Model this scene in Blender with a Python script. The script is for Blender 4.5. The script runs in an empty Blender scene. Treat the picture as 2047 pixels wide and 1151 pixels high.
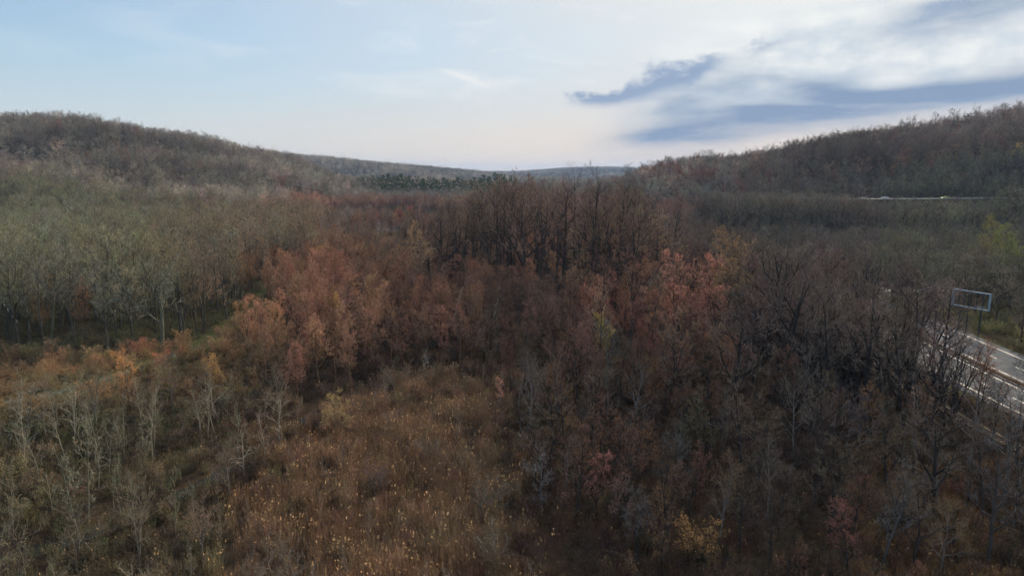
import bpy, math, random
import numpy as np
from mathutils import Vector, Matrix

scene = bpy.context.scene
COL = scene.collection
R = math.radians
H_CAM = 36.0
PITCH = math.atan(225 / 1365.0)
SUN_AZ, SUN_EL = 35.0, 22.0           # degrees, azimuth clockwise from +Y

# ------------------------------------------------------------------ camera
cam_d = bpy.data.cameras.new('camera')
cam_d.sensor_width = 36.0
cam_d.lens = 36.0 * 1365.0 / 2047.0
cam_d.clip_start, cam_d.clip_end = 0.5, 30000
cam = bpy.data.objects.new('camera', cam_d)
cam.location = (0, 0, H_CAM)
cam.rotation_euler = (math.pi / 2 - PITCH, 0, 0)
COL.objects.link(cam)
scene.camera = cam


def sr(r, g, b):
    f = lambda c: (c / 255 / 12.92) if c / 255 <= 0.04045 else ((c / 255 + 0.055) / 1.055) ** 2.4
    return (f(r), f(g), f(b))


# ------------------------------------------------------------------ tiny node expression helper
class X:
    def __init__(s, nt, sock):
        s.nt, s.k = nt, sock

    def op(s, o, *a, clamp=False):
        n = s.nt.nodes.new('ShaderNodeMath')
        n.operation = o
        n.use_clamp = clamp
        for i, v in enumerate((s,) + a):
            if isinstance(v, X):
                s.nt.links.new(v.k, n.inputs[i])
            else:
                n.inputs[i].default_value = v
        return X(s.nt, n.outputs[0])

    def __add__(s, o): return s.op('ADD', o)
    def __sub__(s, o): return s.op('SUBTRACT', o)
    def __mul__(s, o): return s.op('MULTIPLY', o)
    def __truediv__(s, o): return s.op('DIVIDE', o)
    __radd__ = __add__
    __rmul__ = __mul__
    def __rsub__(s, o): return (s * -1.0) + o
    def __pow__(s, o): return s.op('POWER', o)

    def ramp(s, a, b, c=0.0, d=1.0, smooth=True):
        n = s.nt.nodes.new('ShaderNodeMapRange')
        n.interpolation_type = 'SMOOTHSTEP' if smooth else 'LINEAR'
        s.nt.links.new(s.k, n.inputs[0])
        for i, v in zip((1, 2, 3, 4), (a, b, c, d)):
            n.inputs[i].default_value = v
        return X(s.nt, n.outputs[0])

    def gauss(s): return (s * s * -1.0).op('EXPONENT')


def vec(nt, *a):
    n = nt.nodes.new('ShaderNodeCombineXYZ')
    for i, v in enumerate(a):
        if isinstance(v, X):
            nt.links.new(v.k, n.inputs[i])
        else:
            n.inputs[i].default_value = v
    return X(nt, n.outputs[0])


def noise(nt, v, scale, detail=4.0, rough=0.55, dist=0.0):
    n = nt.nodes.new('ShaderNodeTexNoise')
    n.inputs['Scale'].default_value = scale
    n.inputs['Detail'].default_value = detail
    n.inputs['Roughness'].default_value = rough
    n.inputs['Distortion'].default_value = dist
    nt.links.new(v.k, n.inputs['Vector'])
    return X(nt, n.outputs['Fac'])


def mix(nt, f, a, b, mode='MIX'):
    n = nt.nodes.new('ShaderNodeMix')
    n.data_type = 'RGBA'
    n.blend_type = mode
    for i, v in ((0, f), (6, a), (7, b)):
        if isinstance(v, X):
            nt.links.new(v.k, n.inputs[i])
        elif isinstance(v, (int, float)):
            n.inputs[i].default_value = v
        else:
            n.inputs[i].default_value = (*v, 1.0)
    return X(nt, n.outputs[2])


# ------------------------------------------------------------------ sky
def pix_dir(px, py):
    x, v = (px - 1023.5) / 1365, -(py - 575.5) / 1365
    d = np.array([x, math.cos(PITCH) + v * math.sin(PITCH), -math.sin(PITCH) + v * math.cos(PITCH)])
    return d / np.linalg.norm(d)


def azel(px, py):
    d = pix_dir(px, py)
    return math.degrees(math.atan2(d[0], d[1])), math.degrees(math.asin(d[2]))


SUN = np.array([math.sin(R(SUN_AZ)) * math.cos(R(SUN_EL)), math.cos(R(SUN_AZ)) * math.cos(R(SUN_EL)), math.sin(R(SUN_EL))])
SKY_STRENGTH = 0.1
world = bpy.data.worlds.new('World')
scene.world = world
world.use_nodes = True


def build_sky():
    nt = world.node_tree
    nt.nodes.clear()
    out = nt.nodes.new('ShaderNodeOutputWorld')
    bg = nt.nodes.new('ShaderNodeBackground')
    bg.inputs['Strength'].default_value = SKY_STRENGTH
    nt.links.new(bg.outputs[0], out.inputs[0])
    sk = nt.nodes.new('ShaderNodeTexSky')
    sk.sky_type = 'NISHITA'
    sk.sun_disc = False
    sk.sun_elevation = R(SUN_EL)
    sk.sun_rotation = R(SUN_AZ)
    sk.altitude = 200
    sk.air_density, sk.dust_density, sk.ozone_density = 1.0, 0.6, 1.2
    base = X(nt, sk.outputs[0])
    tc = nt.nodes.new('ShaderNodeTexCoord')
    sp = nt.nodes.new('ShaderNodeSeparateXYZ')
    nt.links.new(tc.outputs['Generated'], sp.inputs[0])
    x, y, z = (X(nt, sp.outputs[i]) for i in range(3))
    az = x.op('ARCTAN2', y) * (180 / math.pi)
    el = z.op('ARCSINE') * (180 / math.pi)
    gam = (x * float(SUN[0]) + y * float(SUN[1]) + z * float(SUN[2])).op('ARCCOSINE') * (180 / math.pi)
    k = 0.83 / SKY_STRENGTH
    C = lambda r, g, b, m=1.0: tuple(c * k * m for c in sr(r, g, b))
    # high thin veil: cloud-deck projection so streaks run with perspective
    den = z.op('MAXIMUM', 0.0) + 0.10
    cu, cv = x / den, y / den
    cir = noise(nt, vec(nt, cu * 0.55, cv * 0.25, 3.1), 1.3, 4, 0.62)
    wis = noise(nt, vec(nt, az * 0.06, el * 0.22, 7.7), 1.6, 4, 0.66, 0.9)
    # veil thickens towards the sun; unseen thick part overhead added to lift ambient light
    veil = (gam / 52.0).gauss()
    veil = (veil.ramp(0.04, 0.80, 0.22, 0.96) + el.ramp(9.0, 30.0, 0.0, 0.45)) + (cir - 0.5) * 0.34
    base = mix(nt, 1.0, base, (0.92, 1.06, 1.16), 'MULTIPLY')
    base = mix(nt, ((el - 0.5).op('MAXIMUM', 0.0) / 9.0).gauss() * 0.85, base, C(178, 208, 226))
    # veil colour: white near the sun, pale blue-grey away from it
    vcol = mix(nt, (gam / 34.0).gauss(), C(196, 209, 221), C(242, 242, 238))
    col = mix(nt, veil.op('MINIMUM', 1.0).op('MAXIMUM', 0.0), base, vcol)
    # warm low band under the veil
    warmf = ((el - 0.8).op('MAXIMUM', 0.0) / 4.6).gauss() * (gam / 72.0).gauss()
    col = mix(nt, warmf, col, C(247, 225, 203))
    # bright wisps
    wf = wis.ramp(0.46, 0.74) * (gam / 45.0).gauss() * el.ramp(3.0, 7.0)
    col = mix(nt, wf * 0.8, col, C(246, 245, 242))

    n1 = noise(nt, vec(nt, az, el * 1.6, 0.0), 0.30, 6, 0.64)
    n3 = noise(nt, vec(nt, az * 0.35 + el * 0.6, el * 2.0 - az * 0.12, 9.0), 0.32, 3, 0.5)
    ragged = (az + (n1 - 0.5) * 3.4, el + (n1 - 0.5) * -1.8)
    smooth = (az + (n3 - 0.5) * 1.6, el + (n3 - 0.5) * 0.9)

    def field(co, blobs):
        tot = None
        for px, py, w, h, ang, k_ in blobs:
            a0, e0 = azel(px, py)
            w, h = w / 22.8, h / 22.8
            ca, sa = math.cos(R(ang)), math.sin(R(ang))
            u = co[0] * (ca / w) + co[1] * (sa / w) + (-(a0 * ca + e0 * sa) / w)
            v = co[1] * (ca / h) + co[0] * (-sa / h) + ((a0 * sa - e0 * ca) / h)
            g = (u * u + v * v).op('MULTIPLY', -1.0).op('EXPONENT') * k_
            tot = g if tot is None else tot + g
        return tot

    # luminous cloud body towards the sun
    lum = field(smooth, [(1800, 95, 330, 85, 6, 1.0), (1480, 190, 230, 40, 12, 0.4)]).ramp(0.05, 0.8)
    col = mix(nt, lum * 0.95, col, mix(nt, (n1 * 0.6 + n3 * 0.4).ramp(0.36, 0.62), C(208, 218, 226), C(246, 247, 243)))
    # soft blue-grey shadowed undersides
    soft = field(smooth, [(1460, 244, 175, 40, 14, 0.72), (1300, 273, 85, 14, 8, 0.48), (1720, 222, 240, 26, 4, 0.42), (1600, 168, 100, 14, -10, 0.45),
                          (1800, 192, 210, 17, 2, 0.70), (2030, 172, 190, 32, 9, 0.55), (1390, 190, 110, 30, 16, 0.55), (1960, 10, 130, 36, 10, 0.75),
                          (1660, 205, 150, 7, -4, -0.35), (1600, 262, 180, 8, 3, 0.15)])
    streak = noise(nt, vec(nt, az * 0.30 + el * 0.25, el * 1.5 - az * 0.10, 2.0), 0.9, 4, 0.6)
    sm = (soft + ((n3 - 0.5) * 0.5 + (streak - 0.5) * 0.65) * soft.ramp(0.02, 0.6)).ramp(-0.02, 0.95, smooth=False)
    col = mix(nt, sm * 0.95, col, C(126, 149, 180))
    # ragged cumulus scraps along the cloud's upper edge
    rag = field(ragged, [(1305, 168, 105, 28, 17, 1.0), (1205, 195, 60, 12, 8, 0.9), (1400, 138, 60, 18, 24, 0.7), (1540, 92, 55, 15, 24, 0.65),
                         (1850, 36, 90, 16, 18, 0.7), (1640, 66, 50, 10, 20, 0.4)])
    col = mix(nt, (rag + (n1 - 0.5) * 1.7).ramp(0.15, 1.25) * rag.ramp(0.03, 0.35) * 0.85, col, C(130, 154, 188))
    # small bright wisps in the clear part
    wh = field(ragged, [(935, 158, 60, 9, -17, 0.9), (990, 103, 55, 5, 2, 0.6), (620, 253, 70, 3, -3, 0.4)])
    col = mix(nt, (wh + (n1 - 0.5) * 0.8).ramp(0.3, 1.0) * wh.ramp(0.05, 0.3) * 0.7, col, C(240, 239, 237))
    nt.links.new(col.k, bg.inputs['Color'])
    world.cycles.sampling_method = 'MANUAL'
    world.cycles.sample_map_resolution = 256


build_sky()

sun_d = bpy.data.lights.new('sun', 'SUN')
sun_d.energy = 4.3
sun_d.angle = R(5)
sun_d.color = (1.0, 0.80, 0.58)
sun = bpy.data.objects.new('sun', sun_d)
sun.rotation_euler = Vector([-float(c) for c in SUN]).to_track_quat('-Z', 'Y').to_euler()
COL.objects.link(sun)

vs = scene.view_settings
vs.view_transform = 'Standard'
vs.look = 'None'
vs.exposure = 0.35
vs.gamma = 1.0
scene.cycles.use_adaptive_sampling = True
scene.cycles.use_denoising = True
scene.cycles.adaptive_threshold = 0.025
scene.cycles.adaptive_min_samples = 24
scene.cycles.max_bounces = 3
scene.cycles.diffuse_bounces = 2
scene.cycles.volume_bounces = 0
scene.cycles.transparent_max_bounces = 3


# ------------------------------------------------------------------ general helpers
def to_world(px, py, z=0.0):
    d = pix_dir(px, py)
    t = (z - H_CAM) / d[2]
    return float(d[0] * t), float(d[1] * t)


def at_depth(px, py, depth):
    """world point on the ray through a picture point, at ground distance depth along +Y"""
    d = pix_dir(px, py)
    t = depth / d[1]
    return (float(d[0] * t), depth, float(H_CAM + d[2] * t))


def to_pix(x, y, z):
    yc = y * math.cos(PITCH) - (z - H_CAM) * math.sin(PITCH)
    v = y * math.sin(PITCH) + (z - H_CAM) * math.cos(PITCH)
    yc = np.maximum(yc, 0.1)
    return 1023.5 + 1365 * x / yc, 575.5 - 1365 * v / yc


def in_poly(px, py, poly):
    c = np.zeros(np.shape(px), bool)
    n = len(poly)
    for i in range(n):
        x0, y0 = poly[i]
        x1, y1 = poly[(i + 1) % n]
        if y0 == y1:
            continue
        c ^= ((y0 > py) != (y1 > py)) & (px < (x1 - x0) * (py - y0) / (y1 - y0) + x0)
    return c


def mesh_from(name, V, F, mats, mi=None, smooth=False):
    """V (n,3), F list of arrays (m,3)/(m,4)"""
    me = bpy.data.meshes.new(name)
    F = [np.asarray(f, np.int32) for f in F if len(f)]
    V = np.asarray(V, np.float32)
    me.vertices.add(len(V))
    me.vertices.foreach_set('co', V.ravel())
    loops = np.concatenate([f.ravel() for f in F])
    tot = np.concatenate([np.full(len(f), f.shape[1], np.int32) for f in F])
    start = np.concatenate([[0], np.cumsum(tot)[:-1]]).astype(np.int32)
    me.loops.add(len(loops))
    me.loops.foreach_set('vertex_index', loops)
    me.polygons.add(len(tot))
    me.polygons.foreach_set('loop_start', start)
    for m in mats:
        me.materials.append(m)
    if mi is not None:
        me.polygons.foreach_set('material_index', np.asarray(mi, np.int32))
    if smooth:
        me.polygons.foreach_set('use_smooth', np.ones(len(tot), bool))
    me.update(calc_edges=True)
    return me


def link(name, data, parent=None, loc=None, **props):
    o = bpy.data.objects.new(name, data)
    COL.objects.link(o)
    if parent:
        o.parent = parent
    if loc is not None:
        o.location = loc
    for k, v in props.items():
        o[k] = v
    return o


class MB:
    """small mesh builder for man-made things"""
    def __init__(s): s.v, s.f = [], []

    def add(s, vs_, fs):
        b = len(s.v)
        s.v += [tuple(v) for v in vs_]
        s.f += [tuple(i + b for i in f) for f in fs]
        return s

    def box(s, x0, x1, y0, y1, z0, z1, bev=0.0):
        if bev <= 0:
            v = [(x, y, z) for z in (z0, z1) for y in (y0, y1) for x in (x0, x1)]
            return s.add(v, [(0, 2, 3, 1), (4, 5, 7, 6), (0, 1, 5, 4), (2, 6, 7, 3), (0, 4, 6, 2), (1, 3, 7, 5)])
        v = []
        for z, i in ((z0, bev), (z0 + bev, 0), (z1 - bev, 0), (z1, bev)):
            v += [(x0 + i, y0 + i, z), (x1 - i, y0 + i, z), (x1 - i, y1 - i, z), (x0 + i, y1 - i, z)]
        f = [(3, 2, 1, 0), (12, 13, 14, 15)]
        for k in range(3):
            for j in range(4):
                a, b = 4 * k + j, 4 * k + (j + 1) % 4
                f.append((a, b, b + 4, a + 4))
        return s.add(v, f)

    def beam(s, p, q, w, d=None):
        p, q = Vector(p), Vector(q)
        t = (q - p).normalized()
        a = t.cross(Vector((0, 0, 1)))
        if a.length < 1e-3:
            a = Vector((1, 0, 0))
        a.normalize()
        b = a.cross(t)
        d = d or w
        v = []
        for c in (p, q):
            for i, j in ((-1, -1), (1, -1), (1, 1), (-1, 1)):
                v.append(c + a * (i * w / 2) + b * (j * d / 2))
        return s.add(v, [(0, 1, 2, 3), (7, 6, 5, 4), (0, 4, 5, 1), (1, 5, 6, 2), (2, 6, 7, 3), (3, 7, 4, 0)])

    def cyl(s, c, r, h, axis='z', n=10, r2=None):
        r2 = r if r2 is None else r2
        v = []
        for k, rr in ((0, r), (h, r2)):
            for i in range(n):
                a = 2 * math.pi * i / n
                p = (rr * math.cos(a), rr * math.sin(a), k)
                if axis == 'y':
                    p = (p[0], p[2], p[1])
                elif axis == 'x':
                    p = (p[2], p[0], p[1])
                v.append((c[0] + p[0], c[1] + p[1], c[2] + p[2]))
        f = [tuple(range(n))[::-1], tuple(range(n, 2 * n))]
        f += [(i, (i + 1) % n, (i + 1) % n + n, i + n) for i in range(n)]
        return s.add(v, f)

    def mesh(s, name, mat):
        me = bpy.data.meshes.new(name)
        me.from_pydata(s.v, [], s.f)
        me.materials.append(mat)
        me.update()
        return me

    def build(s, name, mat, parent=None, **props):
        return link(name, s.mesh(name, mat), parent, **props)


# ------------------------------------------------------------------ materials
MATS = {}


def simple(name, c, rough=0.8, metal=0.0, ns=0.0, nscale=5.0, spec=0.3, emit=None, bump=0.0):
    m = bpy.data.materials.new(name)
    m.use_nodes = True
    nt = m.node_tree
    b = nt.nodes['Principled BSDF']
    b.inputs['Roughness'].default_value = rough
    b.inputs['Metallic'].default_value = metal
    b.inputs['Specular IOR Level'].default_value = spec
    b.inputs['Base Color'].default_value = (*c, 1)
    if ns or bump:
        tc = nt.nodes.new('ShaderNodeTexCoord')
        n = noise(nt, X(nt, tc.outputs['Object']), nscale, 6, 0.6)
        if ns:
            lo = tuple(v * (1 - ns) for v in c)
            hi = tuple(min(1, v * (1 + ns)) for v in c)
            nt.links.new(mix(nt, n.ramp(0.3, 0.7), lo, hi).k, b.inputs['Base Color'])
        if bump:
            bp = nt.nodes.new('ShaderNodeBump')
            bp.inputs['Strength'].default_value = bump
            nt.links.new(n.k, bp.inputs['Height'])
            nt.links.new(bp.outputs[0], b.inputs['Normal'])
    if emit:
        b.inputs['Emission Color'].default_value = (*emit[:3], 1)
        b.inputs['Emission Strength'].default_value = emit[3]
    MATS[name] = m
    return m


LIFT = 1.8


def tinted(name, attr, dark=0.0, grey=0.0, lo=0.7, hi=1.3, nscale=1.2, stretch=1.0):
    """diffuse surface whose colour comes from the tree's own 'tint', broken by fine noise"""
    m = bpy.data.materials.new(name)
    m.use_nodes = True
    nt = m.node_tree
    nt.nodes.clear()
    out = nt.nodes.new('ShaderNodeOutputMaterial')
    d = nt.nodes.new('ShaderNodeBsdfDiffuse')
    nt.links.new(d.outputs[0], out.inputs[0])
    at = nt.nodes.new('ShaderNodeAttribute')
    at.attribute_type = 'INSTANCER'
    at.attribute_name = attr
    c = X(nt, at.outputs['Color'])
    tc = nt.nodes.new('ShaderNodeTexCoord')
    mp = nt.nodes.new('ShaderNodeMapping')
    mp.inputs['Scale'].default_value = (1, 1, stretch)
    nt.links.new(tc.outputs['Object'], mp.inputs[0])
    n = noise(nt, X(nt, mp.outputs[0]), nscale, 3, 0.6)
    if grey:
        c = mix(nt, grey, c, (0.09, 0.08, 0.072))
    g = n.ramp(0.25, 0.75, lo * (1 - dark) * LIFT, hi * (1 - dark) * LIFT, False)
    n2 = nt.nodes.new('ShaderNodeVectorMath')
    n2.operation = 'SCALE'
    nt.links.new(c.k, n2.inputs[0])
    nt.links.new(g.k, n2.inputs['Scale'])
    nt.links.new(n2.outputs[0], d.inputs['Color'])
    MATS[name] = m
    return m


M_bark = tinted('bark', 'barktint', 0.2, 0.0, 0.5, 1.5, 1.6, 0.3)
M_twig = tinted('twigs', 'tint', 0.0, 0.0, 0.55, 1.45, 0.9)
M_bud = tinted('buds', 'budtint', 0.0, 0.0, 0.7, 1.35, 1.0)
M_leaf = tinted('needles', 'tint', 0.0, 0.0, 0.6, 1.4, 0.8)
M_road = simple('asphalt', (0.10, 0.113, 0.125), 0.95, ns=0.25, nscale=0.6, bump=0.1, spec=0.08)
M_paint = simple('road_paint', (0.50, 0.50, 0.48), 0.6, ns=0.15, nscale=3)
M_kerb = simple('concrete', (0.16, 0.155, 0.15), 0.85, ns=0.3, nscale=1.5)
M_rail = simple('rail_steel', (0.34, 0.235, 0.12), 0.65, 0.2)  # golden glint of the warm sky put into the base colour
M_sleeper = simple('sleeper_wood', (0.06, 0.05, 0.045), 0.9, ns=0.3)
M_ballast = simple('ballast', (0.06, 0.052, 0.046), 0.95, ns=0.5, nscale=6)
M_frame = simple('sign_frame_paint', (0.25, 0.36, 0.47), 0.8, ns=0.1)
M_signback = simple('sign_back_panel', (0.055, 0.05, 0.05), 0.8, ns=0.35, nscale=2)
M_steel = simple('galvanised_steel', (0.42, 0.43, 0.44), 0.5, 0.6, ns=0.15)
M_white = simple('white_wall', (0.72, 0.71, 0.68), 0.8, ns=0.08)
M_cream = simple('cream_wall', (0.28, 0.25, 0.19), 0.8, ns=0.1)
M_roof = simple('grey_shingles', (0.20, 0.24, 0.29), 0.85, ns=0.25, nscale=3)
M_glass = simple('window_glass', (0.03, 0.035, 0.04), 0.08, spec=0.6)
M_tyre = simple('tyre_rubber', (0.02, 0.02, 0.02), 0.9)
M_rim = simple('wheel_rim', (0.5, 0.5, 0.5), 0.35, 0.8)
M_lampglass = simple('headlight_glass', (0.85, 0.85, 0.8), 0.1, spec=0.6)
M_lamplit = simple('lit_headlight', (0.9, 0.9, 0.7), 0.2, emit=(1.0, 0.95, 0.6, 6.0))
M_red = simple('tail_light', (0.4, 0.02, 0.02), 0.2)


def water_mat():
    m = bpy.data.materials.new('water')
    m.use_nodes = True
    nt = m.node_tree
    b = nt.nodes['Principled BSDF']
    b.inputs['Base Color'].default_value = (0.03, 0.035, 0.035, 1)
    b.inputs['Roughness'].default_value = 0.12
    b.inputs['IOR'].default_value = 1.33
    tc = nt.nodes.new('ShaderNodeTexCoord')
    n = noise(nt, X(nt, tc.outputs['Object']), 0.8, 5, 0.6)
    bp = nt.nodes.new('ShaderNodeBump')
    bp.inputs['Strength'].default_value = 0.15
    nt.links.new(n.k, bp.inputs['Height'])
    nt.links.new(bp.outputs[0], b.inputs['Normal'])
    return m


M_water = water_mat()


def ground_mat():
    m = bpy.data.materials.new('leaf_litter_ground')
    m.use_nodes = True
    nt = m.node_tree
    nt.nodes.clear()
    out = nt.nodes.new('ShaderNodeOutputMaterial')
    d = nt.nodes.new('ShaderNodeBsdfDiffuse')
    nt.links.new(d.outputs[0], out.inputs[0])
    tc = nt.nodes.new('ShaderNodeTexCoord')
    p = X(nt, tc.outputs['Object'])
    a = noise(nt, p, 0.06, 5, 0.6)
    b = noise(nt, p, 1.1, 6, 0.7)
    c = noise(nt, p, 0.018, 3, 0.5)
    col = mix(nt, a.ramp(0.35, 0.65), (0.045, 0.032, 0.023), (0.085, 0.06, 0.04))
    col = mix(nt, b.ramp(0.45, 0.75), col, (0.115, 0.08, 0.052))
    col = mix(nt, c.ramp(0.52, 0.68) * 0.6, col, (0.06, 0.065, 0.03))
    at = nt.nodes.new('ShaderNodeAttribute')
    at.attribute_name = 'grass'
    g = X(nt, at.outputs['Fac'])
    gcol = mix(nt, b.ramp(0.3, 0.7), (0.085, 0.11, 0.045), (0.17, 0.16, 0.075))
    col = mix(nt, g, col, gcol)
    nt.links.new(col.k, d.inputs['Color'])
    bp = nt.nodes.new('ShaderNodeBump')
    bp.inputs['Strength'].default_value = 0.6
    bp.inputs['Distance'].default_value = 0.3
    nt.links.new(b.k, bp.inputs['Height'])
    nt.links.new(bp.outputs[0], d.inputs['Normal'])
    return m


M_ground = ground_mat()

# ------------------------------------------------------------------ terrain
TREE = 22.0


def crest(*pts):
    out = []
    for px, py, d in pts:
        x, y, z = at_depth(px, py, d)
        out.append((x, y, max(z - TREE, 3.0)))
    return np.array(out)


RIDGES = [
    # crest, reach
    (crest((-700, 255, 760), (-300, 240, 780), (0, 226, 820), (150, 222, 850), (300, 250, 900), (400, 278, 950), (480, 297, 1010), (620, 335, 1080), (720, 352, 1100)), 480),
    (crest((-500, 285, 500), (-100, 298, 510), (60, 312, 520), (180, 334, 520), (300, 362, 520), (420, 392, 520)), 210),
    (crest((440, 300, 2100), (500, 299, 2150), (560, 303, 2200), (640, 311, 2300), (740, 322, 2400), (860, 330, 2500), (960, 341, 2500), (1050, 352, 2500)), 700),
    (crest((820, 340, 4600), (960, 342, 4700), (1040, 341, 4800), (1120, 335, 4800), (1220, 332, 4700), (1320, 336, 4600), (1500, 330, 4600)), 1500),
    (crest((1130, 368, 1750), (1180, 364, 1700), (1260, 366, 1600), (1350, 358, 1480), (1440, 341, 1350), (1500, 323, 1250), (1560, 303, 1150), (1640, 293, 1050), (1700, 288, 900), (1780, 264, 780), (1850, 244, 720), (1940, 221, 670), (2047, 202, 640), (2300, 185, 640), (2700, 190, 640)), 430),
    (crest((700, 376, 760), (780, 364, 780), (880, 364, 800), (980, 366, 800), (1080, 370, 820)), 130),
    (crest((1560, 362, 620), (1700, 345, 560), (1900, 330, 500), (2100, 315, 480), (2400, 310, 470)), 190),
]


def seg_dist(Xa, Ya, pts):
    best = np.full(Xa.shape, 1e9)
    zz = np.zeros(Xa.shape)
    for (x0, y0, *z0), (x1, y1, *z1) in zip(pts[:-1], pts[1:]):
        dx, dy = x1 - x0, y1 - y0
        t = np.clip(((Xa - x0) * dx + (Ya - y0) * dy) / (dx * dx + dy * dy + 1e-9), 0, 1)
        d = np.hypot(Xa - x0 - t * dx, Ya - y0 - t * dy)
        m = d < best
        best = np.where(m, d, best)
        if z0:
            zz = np.where(m, z0[0] + t * (z1[0] - z0[0]), zz)
    return best, zz


def sst(t):
    t = np.clip(t, 0, 1)
    return t * t * (3 - 2 * t)


# road: near (left) edge x as a function of y
RY = np.array([-400, 40, 95, 108, 125, 143, 162, 192, 300, 500, 1000, 1600.0])
RX = np.array([80, 76, 74.7, 75.0, 76.4, 78.6, 80.4, 82.3, 84, 82, 74, 60.0])
ROAD_W = 24.6


def road_x(y):
    y = np.asarray(y, float)
    return (np.interp(y - 8, RY, RX) + np.interp(y, RY, RX) + np.interp(y + 8, RY, RX)) / 3


def rail_x(y): return road_x(y) - 8.6


HROAD = np.array([(165, 420, 21.6), (200, 408, 22.0), (260, 402, 22.5), (330, 408, 23.5), (480, 420, 25.0)])
PATH = np.array([(-112, 92), (-90, 98), (-76, 108), (-70, 122), (-67, 142), (-69, 165), (-74, 195), (-84, 235)], float)
STREAM = np.array([(-62, 50), (-46, 64), (-41, 70), (-37, 78), (-35, 86), (-31, 101), (-26, 114), (-12, 124), (4, 130)], float)


def pond_mask(x, y):
    a = ((x + 70) / 75) ** 2 + ((y - 545) / 95) ** 2 + 0.25 * np.sin(x * 0.07) * np.sin(y * 0.05)
    b = ((x + 62) / 22) ** 2 + ((y - 345) / 45) ** 2 + 0.25 * np.sin(x * 0.11 + 1) * np.sin(y * 0.07)
    c = ((x - 0.088 * y) / 17) ** 2 + ((y - 860) / 190) ** 2 + 0.2 * np.sin(y * 0.03)
    return np.minimum(np.minimum(a, b), c)


def terrain(x, y):
    x, y = np.asarray(x, float), np.asarray(y, float)
    s = np.zeros(x.shape)
    for pts, W in RIDGES:
        d, z = seg_dist(x, y, pts)
        wob = 1 + 0.18 * np.sin(x * 0.013 + y * 0.009) + 0.10 * np.sin(x * 0.031 - y * 0.023)
        f = sst(1 - d / (W * wob))
        s += (z * f) ** 4
    h = s ** 0.25
    r = np.hypot(x, y)
    h = h + sst((r - 350) / 500) * (np.sin(x * 0.02 + 1) * np.sin(y * 0.017) * 3.0)
    h = np.maximum(h, 0) + 0.25 * np.sin(x * 0.21) * np.sin(y * 0.17 + 1) + 0.12 * np.sin(x * 0.6 + y * 0.4)
    # highway bed and railway bed
    rd = np.abs(x - road_x(y) - ROAD_W / 2) - ROAD_W / 2
    k = sst(1 - np.maximum(rd, 0) / 7.0) * (y < 1500)
    h = h * (1 - k) + 0.45 * k
    k = sst(1 - np.maximum(np.abs(x - rail_x(y)) - 2.0, 0) / 3.0) * (y < 1500)
    h = h * (1 - k) + 0.35 * k
    # hillside road bench
    d, z = seg_dist(x, y, HROAD)
    k = sst(1 - np.maximum(d - 5.0, 0) / 14.0)
    h = h * (1 - k) + (z - 0.05) * k
    # track on the left
    d, _ = seg_dist(x, y, PATH)
    k = sst(1 - np.maximum(d - 2.2, 0) / 4.0)
    h = h * (1 - k) + 0.30 * k
    d, _ = seg_dist(x, y, STREAM)
    h = h - 1.5 * sst(1 - np.maximum(d - 0.5, 0) / 2.4)
    m = pond_mask(x, y)
    k = sst((1.35 - m) / 0.6)
    h = h * (1 - k) - 1.2 * k
    return h


def axis_pts(lo, hi, n, c, a):
    u0, u1 = math.asinh((lo - c) / a), math.asinh((hi - c) / a)
    return c + a * np.sinh(np.linspace(u0, u1, n))


def build_ground():
    xs = axis_pts(-9000, 9000, 470, 0, 150)
    ys = axis_pts(-2500, 11000, 520, 110, 130)
    gx, gy = np.meshgrid(xs, ys)
    gz = terrain(gx, gy)
    V = np.stack([gx, gy, gz], -1).reshape(-1, 3)
    nx, ny = len(xs), len(ys)
    i = np.arange(nx * ny).reshape(ny, nx)
    F = np.stack([i[:-1, :-1], i[:-1, 1:], i[1:, 1:], i[1:, :-1]], -1).reshape(-1, 4)
    me = mesh_from('ground', V, [F], [M_ground], smooth=True)
    d, _ = seg_dist(gx, gy, PATH)
    g = sst(1 - d / 8.0) * 0.7
    rd = np.abs(gx - road_x(gy) - ROAD_W / 2) - ROAD_W / 2
    g = np.maximum(g, sst(1 - np.maximum(rd, 0) / 6.0) * 0.55)
    a = me.attributes.new('grass', 'FLOAT', 'POINT')
    a.data.foreach_set('value', g.ravel().astype(np.float32))
    o = link('ground', me, kind='structure')
    return o


ground = build_ground()


def strip(name, ys, x0, x1, z, mat, parent=None, **props):
    """ribbon between two x(y) curves"""
    ys = np.asarray(ys, float)
    a = np.stack([x0(ys), ys, np.full(len(ys), z)], -1)
    b = np.stack([x1(ys), ys, np.full(len(ys), z)], -1)
    V = np.concatenate([a, b])
    n = len(ys)
    i = np.arange(n - 1)
    F = np.stack([i, i + n, i + n + 1, i + 1], -1)
    return link(name, mesh_from(name, V, [F], [mat]), parent, **props)


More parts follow.
